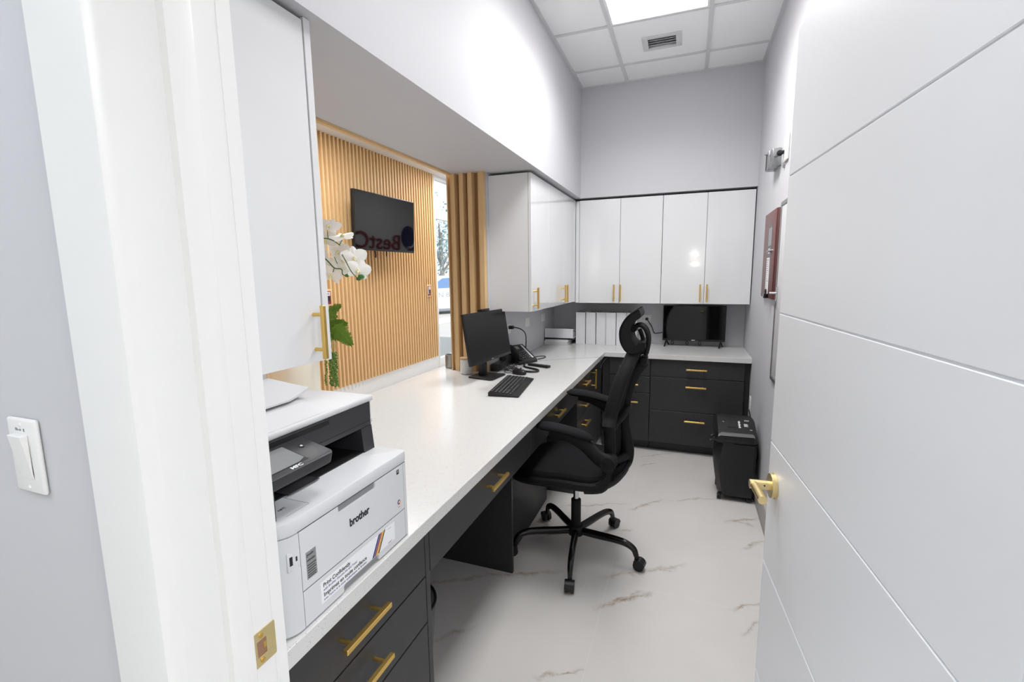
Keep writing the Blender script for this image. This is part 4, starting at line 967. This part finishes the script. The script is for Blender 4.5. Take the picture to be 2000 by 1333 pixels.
# fern fronds
def frond(pts, n, ml, name='fern_frond'):
    mb = MB(); mb.tube(pts, [.0016, .0008], 5, smooth=4); P = [V(p) for p in pts]
    for i in range(n):
        q = (i+.5)/n; f = q*(len(P)-1); k = min(int(f), len(P)-2); p = P[k].lerp(P[k+1], f-k); d = (P[k+1]-P[k]).normalized()
        side = d.cross(V((0, -1, .2))).normalized()
        for s in (-1, 1):
            l = ml*(math.sin(pi*(.15+.8*q)))*random.uniform(.8, 1.1); ax_ = (side*s*.85 + d*.5).normalized()
            m_ = max(4, int(l/.0038))
            for j in range(m_):
                b = p + ax_*(l*(j+.6)/m_); e = .0066*(1-.55*j/m_)
                for s2 in (-1, 1):
                    o2 = (d*s2*.9 + ax_*.5).normalized()*e*1.6; nn = ax_.cross(d)*.0012
                    w2 = ax_*e*.42
                    mb.face([b - w2, b + o2*.5 - w2*1.1 + nn, b + o2 + nn, b + o2*.5 + w2*1.1 + nn, b + w2])
    return mb.build(name, 'leaf', t, rec=False)
fb = V((*PC, ZT+.335))
frond([fb, PX(612, 622, .01), PX(632, 606), PX(645, 598), PX(655, 593)], 18, .026)
frond([fb, PX(618, 630, .01), PX(640, 634, -.01), PX(651, 643, -.01), PX(662, 654, -.01), PX(674, 668, -.01)], 28, .042)
frond([fb, PX(620, 632, .0), PX(640, 628), PX(655, 627), PX(666, 628)], 18, .024)
frond([fb, PX(615, 612, -.01), PX(630, 610, -.01), PX(639, 612, -.01), PX(644, 616, -.01)], 12, .020)
frond([fb, PX(612, 640, .0), PX(634, 648, .01), PX(645, 652, .0), PX(653, 659)], 18, .028)
frond([fb, PX(590, 600, .0), PX(600, 575), PX(612, 565)], 10, .030)
# trailing strings
for k, (u, dd) in enumerate(((624, .0), (629, .012), (633, -.006), (638, .006), (626.5, -.012), (635.5, .018), (614, -.05))):
    mb = MB(); top_ = V((*PC, ZT+.345)) + V((.09, .07, 0)); bot = 766 - (k*5) % 11 if u != 614 else 764
    pts = [top_, PX(u+1, 655, dd), PX(u-1, 685, dd)] + [PX(u + random.uniform(-1.2, 1.2), v, dd) for v in range(695, bot, 12)]
    mb.tube(pts, .0010, 5, smooth=4); n_ = 46 if u != 614 else 26
    P = [V(p) for p in pts]
    for i in range(n_):
        f = (.25+.75*i/n_)*(len(P)-1); j = min(int(f), len(P)-2); p = P[j].lerp(P[j+1], f-j)
        d = V((random.uniform(-1, 1), random.uniform(-1, 1), random.uniform(-.3, .3))).normalized()
        mb.ball(p + d*.0048, (.0037, .0037, .0030), 6)
    mb.build('trailing_string', 'pearl', t)

# ================================================================== WAITING ROOM
t = thing('wall_television', 'large wall television on the slatted wood wall', 'television', (-3.78, 5.034, 1.8), None)
RTV = Matrix.Translation((-3.55, 5.034, 2.158)) @ Matrix.Rotation(1.5263-pi/2, 4, 'Z') @ Matrix.Rotation(.035, 4, 'Y')
W2, H2 = .584, .3386
sh = MB().box(-.045, 0, -W2, W2, -H2, H2, .005, 2, R=RTV).box(-.07, -.044, -.36, .36, -.22, .15, .01, 2, R=RTV).build('housing', 'black', t)
MB().box(.0002, .0010, -W2+.008, W2-.008, -H2+.022, H2-.008, R=RTV).build('screen', 'screen', t)
mb = MB().box(-.09, -.069, -.12, .12, -.12, .12, R=RTV).box(-3.804, -3.79, 4.80, 5.26, 2.0, 2.33).tube([(-3.79, 5.0, 2.16), (-3.72, 4.93, 2.16), (-3.645, 5.02, 2.16)], .022, 8); mb.build('wall_bracket', 'black', t)
MB().tube([RTV @ V((-.03, -.20, -H2)), RTV @ V((-.02, -.20, -H2-.05)), RTV @ V((-.03, -.19, -H2-.08))], .009, 8).tube([RTV @ V((-.03, .02, -H2)), RTV @ V((-.03, .02, -H2-.06))], .007, 8).build('cables', 'black', t)
# raised sign on the waiting side of the wall; it shows mirrored in the television
t = thing('wall_sign', 'dark red and navy sign mirrored in the wall television', 'sign', (-1.5, 7.3, 1.9))
xw = -1.4925
SG = MB(); text_bm(SG, 'BestC', .42, (xw-.014, 7.84, 1.885), (0, -1, 0), (0, 0, 1), .02, sx=1.2); SG.build('red_letters', 'signred', t)
drop = [V((xw, 8.08 + .25*math.cos(a)*(.55+.45*math.cos((a-2.2)/2)**2), 2.12 + .26*math.sin(a)*(.62+.38*math.cos((a-2.2)/2)**2))) for a in [2*pi*i/36 for i in range(36)]]
MB().loft([[p + V((-.004, 0, 0)) for p in drop], [p + V((-.028, 0, 0)) for p in drop]]).build('navy_drop', 'navy', t)
MB().tube([(xw-.03, 8.25, 2.06), (xw-.03, 8.20, 1.99), (xw-.03, 8.12, 1.955), (xw-.03, 8.04, 1.96)], [.012, .02, .02, .008], 8, smooth=4, prof=(.5, 1)).build('drop_highlight', 'label', t)
MB().tube([(xw-.016, 8.28, 2.00), (xw-.016, 8.20, 1.925), (xw-.016, 8.05, 1.905)], [.01, .025, .01], 8, smooth=4, prof=(1, 1)).build('red_swoosh', 'signred', t)
for lab, y0 in (('small red and white notice on the slats next to the shop window', 6.335), ('small red and white notice on the slats behind the orchid', 4.130)):
    t = thing('wall_notice', lab, 'notice', (-3.80, y0+.06, 1.28))
    MB().box(-3.8045, -3.79, y0, y0+.125, 1.185, 1.375, .002).build('backing', 'oak', t)
    c_ = MB().box(-3.7898, -3.784, y0+.022, y0+.105, 1.205, 1.352, .002).build('notice', 'signred', t)
    MB().box(-3.7838, -3.783, y0+.035, y0+.092, 1.30, 1.342).box(-3.7838, -3.783, y0+.035, y0+.048, 1.225, 1.29).build('white_panel', 'label', c_)
    MB().box(-3.7838, -3.781, y0+.054, y0+.09, 1.24, 1.292).box(-3.7829, -3.782, y0+.04, y0+.085, 1.312, 1.318).box(-3.7829, -3.782, y0+.04, y0+.08, 1.325, 1.331).build('dark_panel', 'ink', c_)
# ================================================================== OUTDOORS
t = thing('car', 'white car with grey lettering parked outside the shop window', 'car', (-9.6, 17.2, -.02), math.radians(58))
# own axes: X length, Y width, side facing -Y
prof = [(-2.3, .30), (-2.28, .75), (-2.15, .92), (-1.25, 1.02), (-.45, 1.52), (.9, 1.56), (1.75, 1.50), (2.15, 1.05), (2.28, .85), (2.3, .32), (1.85, .22), (-1.85, .22)]
MB().prism(prof, 'y', -.85, .85, .05, 3).build('body', 'carwhite', t)
for s in (-1, 1):
    MB().prism([(-1.05, 1.04), (-.42, 1.44), (.30, 1.47), (.30, 1.06)], 'y', s*.851, s*.858).prism([(.38, 1.06), (.38, 1.47), (.95, 1.48), (1.62, 1.42), (1.85, 1.08)], 'y', s*.851, s*.858).build('side_window', 'carglass', t)
    for x in (-1.45, 1.42):
        w = MB().cyl((x, s*.70, .31), (x, s*.862, .31), .31, n=28).build('wheel', 'tyre', t); MB().cyl((x, s*.8621, .31), (x, s*.868, .31), .20, n=20).build('hubcap', 'chrome', w)
    MB().box(-.10, .02, s*.851, s*.862, .90, .925).build('door_handle', 'chrome', t)
mb = MB(); text_bm(mb, 'N BEI', .26, (-.62, -.8525, .70), (1, 0, 0), (0, 0, 1), .006, sx=1.25); mb.build('lettering', 'cargrey', t)
def make_tree(loc, label):
    t = thing('tree', label, 'tree', loc)
    mb = MB(); b = V(loc); mb.tube([b, b+V((.1, 0, 1.4)), b+V((0, .1, 2.8)), b+V((.1, 0, 4.2))], [.2, .16, .12, .06], 8, smooth=3)
    for k in range(5): a = k*1.3; mb.tube([b+V((0, 0, 1.6+.35*k)), b+V((math.cos(a)*.8, math.sin(a)*.8, 2.6+.4*k)), b+V((math.cos(a)*1.5, math.sin(a)*1.5, 3.0+.4*k))], [.08, .03], 6)
    mb.build('trunk', 'bark', t)
    mb = MB()
    for i in range(1500):
        p = b + V((random.gauss(0, 1.1), random.gauss(0, 1.1), 3.4 + random.gauss(0, 1.15)))
        if p.z < 1.3: continue
        d = V((random.gauss(0, 1), random.gauss(0, 1), random.gauss(0, 1))).normalized(); e = d.orthogonal().normalized(); f = d.cross(e); z = random.uniform(.07, .14)
        mb.face([p - e*z, p - f*z*.5, p + e*z, p + f*z*.5])
    mb.build('crown', 'treeleaf', t, rec=False)
make_tree((-14.5, 26.0, -.02), 'leafy tree behind the white car outside')
struct('wall_street', MB().box(-42, -30, 20, 75, 0, 3.2), 'wall_white')
struct('trim_6', MB().box(-7.6, -7.3, -20, 60, -.02, .12, .02), 'wall_white')

# ================================================================== LIGHT
def area(name, loc, sx, sy, power, color=(1, 1, 1), rot=(0, 0, 0)):
    l = D.lights.new(name, 'AREA'); l.shape = 'RECTANGLE'; l.size = sx; l.size_y = sy; l.energy = power; l.color = color
    o = D.objects.new(name, l); o.location = loc; o.rotation_euler = rot; COL.objects.link(o); return o
area('ceiling_panel_lamp', (-.232, 2.67, 3.080), .56, 1.17, 20, (1, .995, .985)).data.spread = 2.5
area('office_panel_lamp', (-.232, 1.14, 3.080),  .56, .58, 6, (1, .995, .985)).data.spread = 2.3
area('corridor_fill', (-1.4, -.6, 2.74), 1.0, 1.0, 17, (.80, .90, 1))  # added unseen fill, bluish, to brighten the open door
area('corridor_fill', (1.5, -.5, 2.6), .8, .8, 42, (.95, .975, 1))  # added unseen fill, set sideways to brighten the door jamb
for y in (3.4, 6.9): area('waiting_lamp', (-2.75, y, 3.07), 1.1, 1.1, 56, (.97, .985, 1))
s = D.lights.new('sun', 'SUN'); s.energy = 3.4; s.angle = .02; s.color = (1, .96, .9)
so_ = D.objects.new('sun', s); so_.rotation_euler = (math.radians(8), math.radians(40), 0); COL.objects.link(so_)
w = D.worlds.new('sky'); S.world = w; w.use_nodes = True; bg = w.node_tree.nodes['Background']
bg.inputs['Color'].default_value = (.80, .90, 1.0, 1); bg.inputs['Strength'].default_value = 1.25
t = thing('glint_lamp', 'added twin bulbs, out of view, mirrored as two bright spots in the cabinet doors', 'lamp', (.13, -2.7, 1.8))  # invented lamp behind the camera, added for glints on the glossy doors
MB().box(.08, .18, -2.699, -2.685, 1.62, 2.0, .004).build('wall_plate', 'trim', t)
M['bulb'] = mat('glint_bulb', (255, 250, 240), .5, emit=(255, 250, 240), estr=30)
for z in (1.92, 1.70): MB().cyl((.13, -2.685, z), (.13, -2.63, z), .02).build('arm', 'goldsat', t); MB().ball((.13, -2.60, z), (.062, .04, .038), 16).build('bulb', 'bulb', t)
# ================================================================== CAMERA
f, yaw, pitch, roll, h = 908.4, -.3606, -.14062, -.0123, 1.50386
cam = D.cameras.new('camera'); co = D.objects.new('camera', cam); COL.objects.link(co); S.camera = co
cam.sensor_width = 36; cam.lens = f * 36 / 2000; cam.clip_start = .01; cam.clip_end = 300
fw = V((math.sin(yaw)*math.cos(pitch), math.cos(yaw)*math.cos(pitch), math.sin(pitch)))
r = V((math.cos(yaw), -math.sin(yaw), 0)); u = r.cross(fw)
r2 = r*math.cos(roll) + u*math.sin(roll); u2 = u*math.cos(roll) - r*math.sin(roll)
co.matrix_world = Matrix(((r2.x, u2.x, -fw.x, 0), (r2.y, u2.y, -fw.y, 0), (r2.z, u2.z, -fw.z, h), (0, 0, 0, 1)))
S.view_settings.view_transform = 'Standard'; S.view_settings.look = 'None'; S.view_settings.gamma = 1; S.view_settings.exposure = .15; S.view_settings.use_curve_mapping = False
for o in D.objects:
    if '_local' in o: del o['_local']
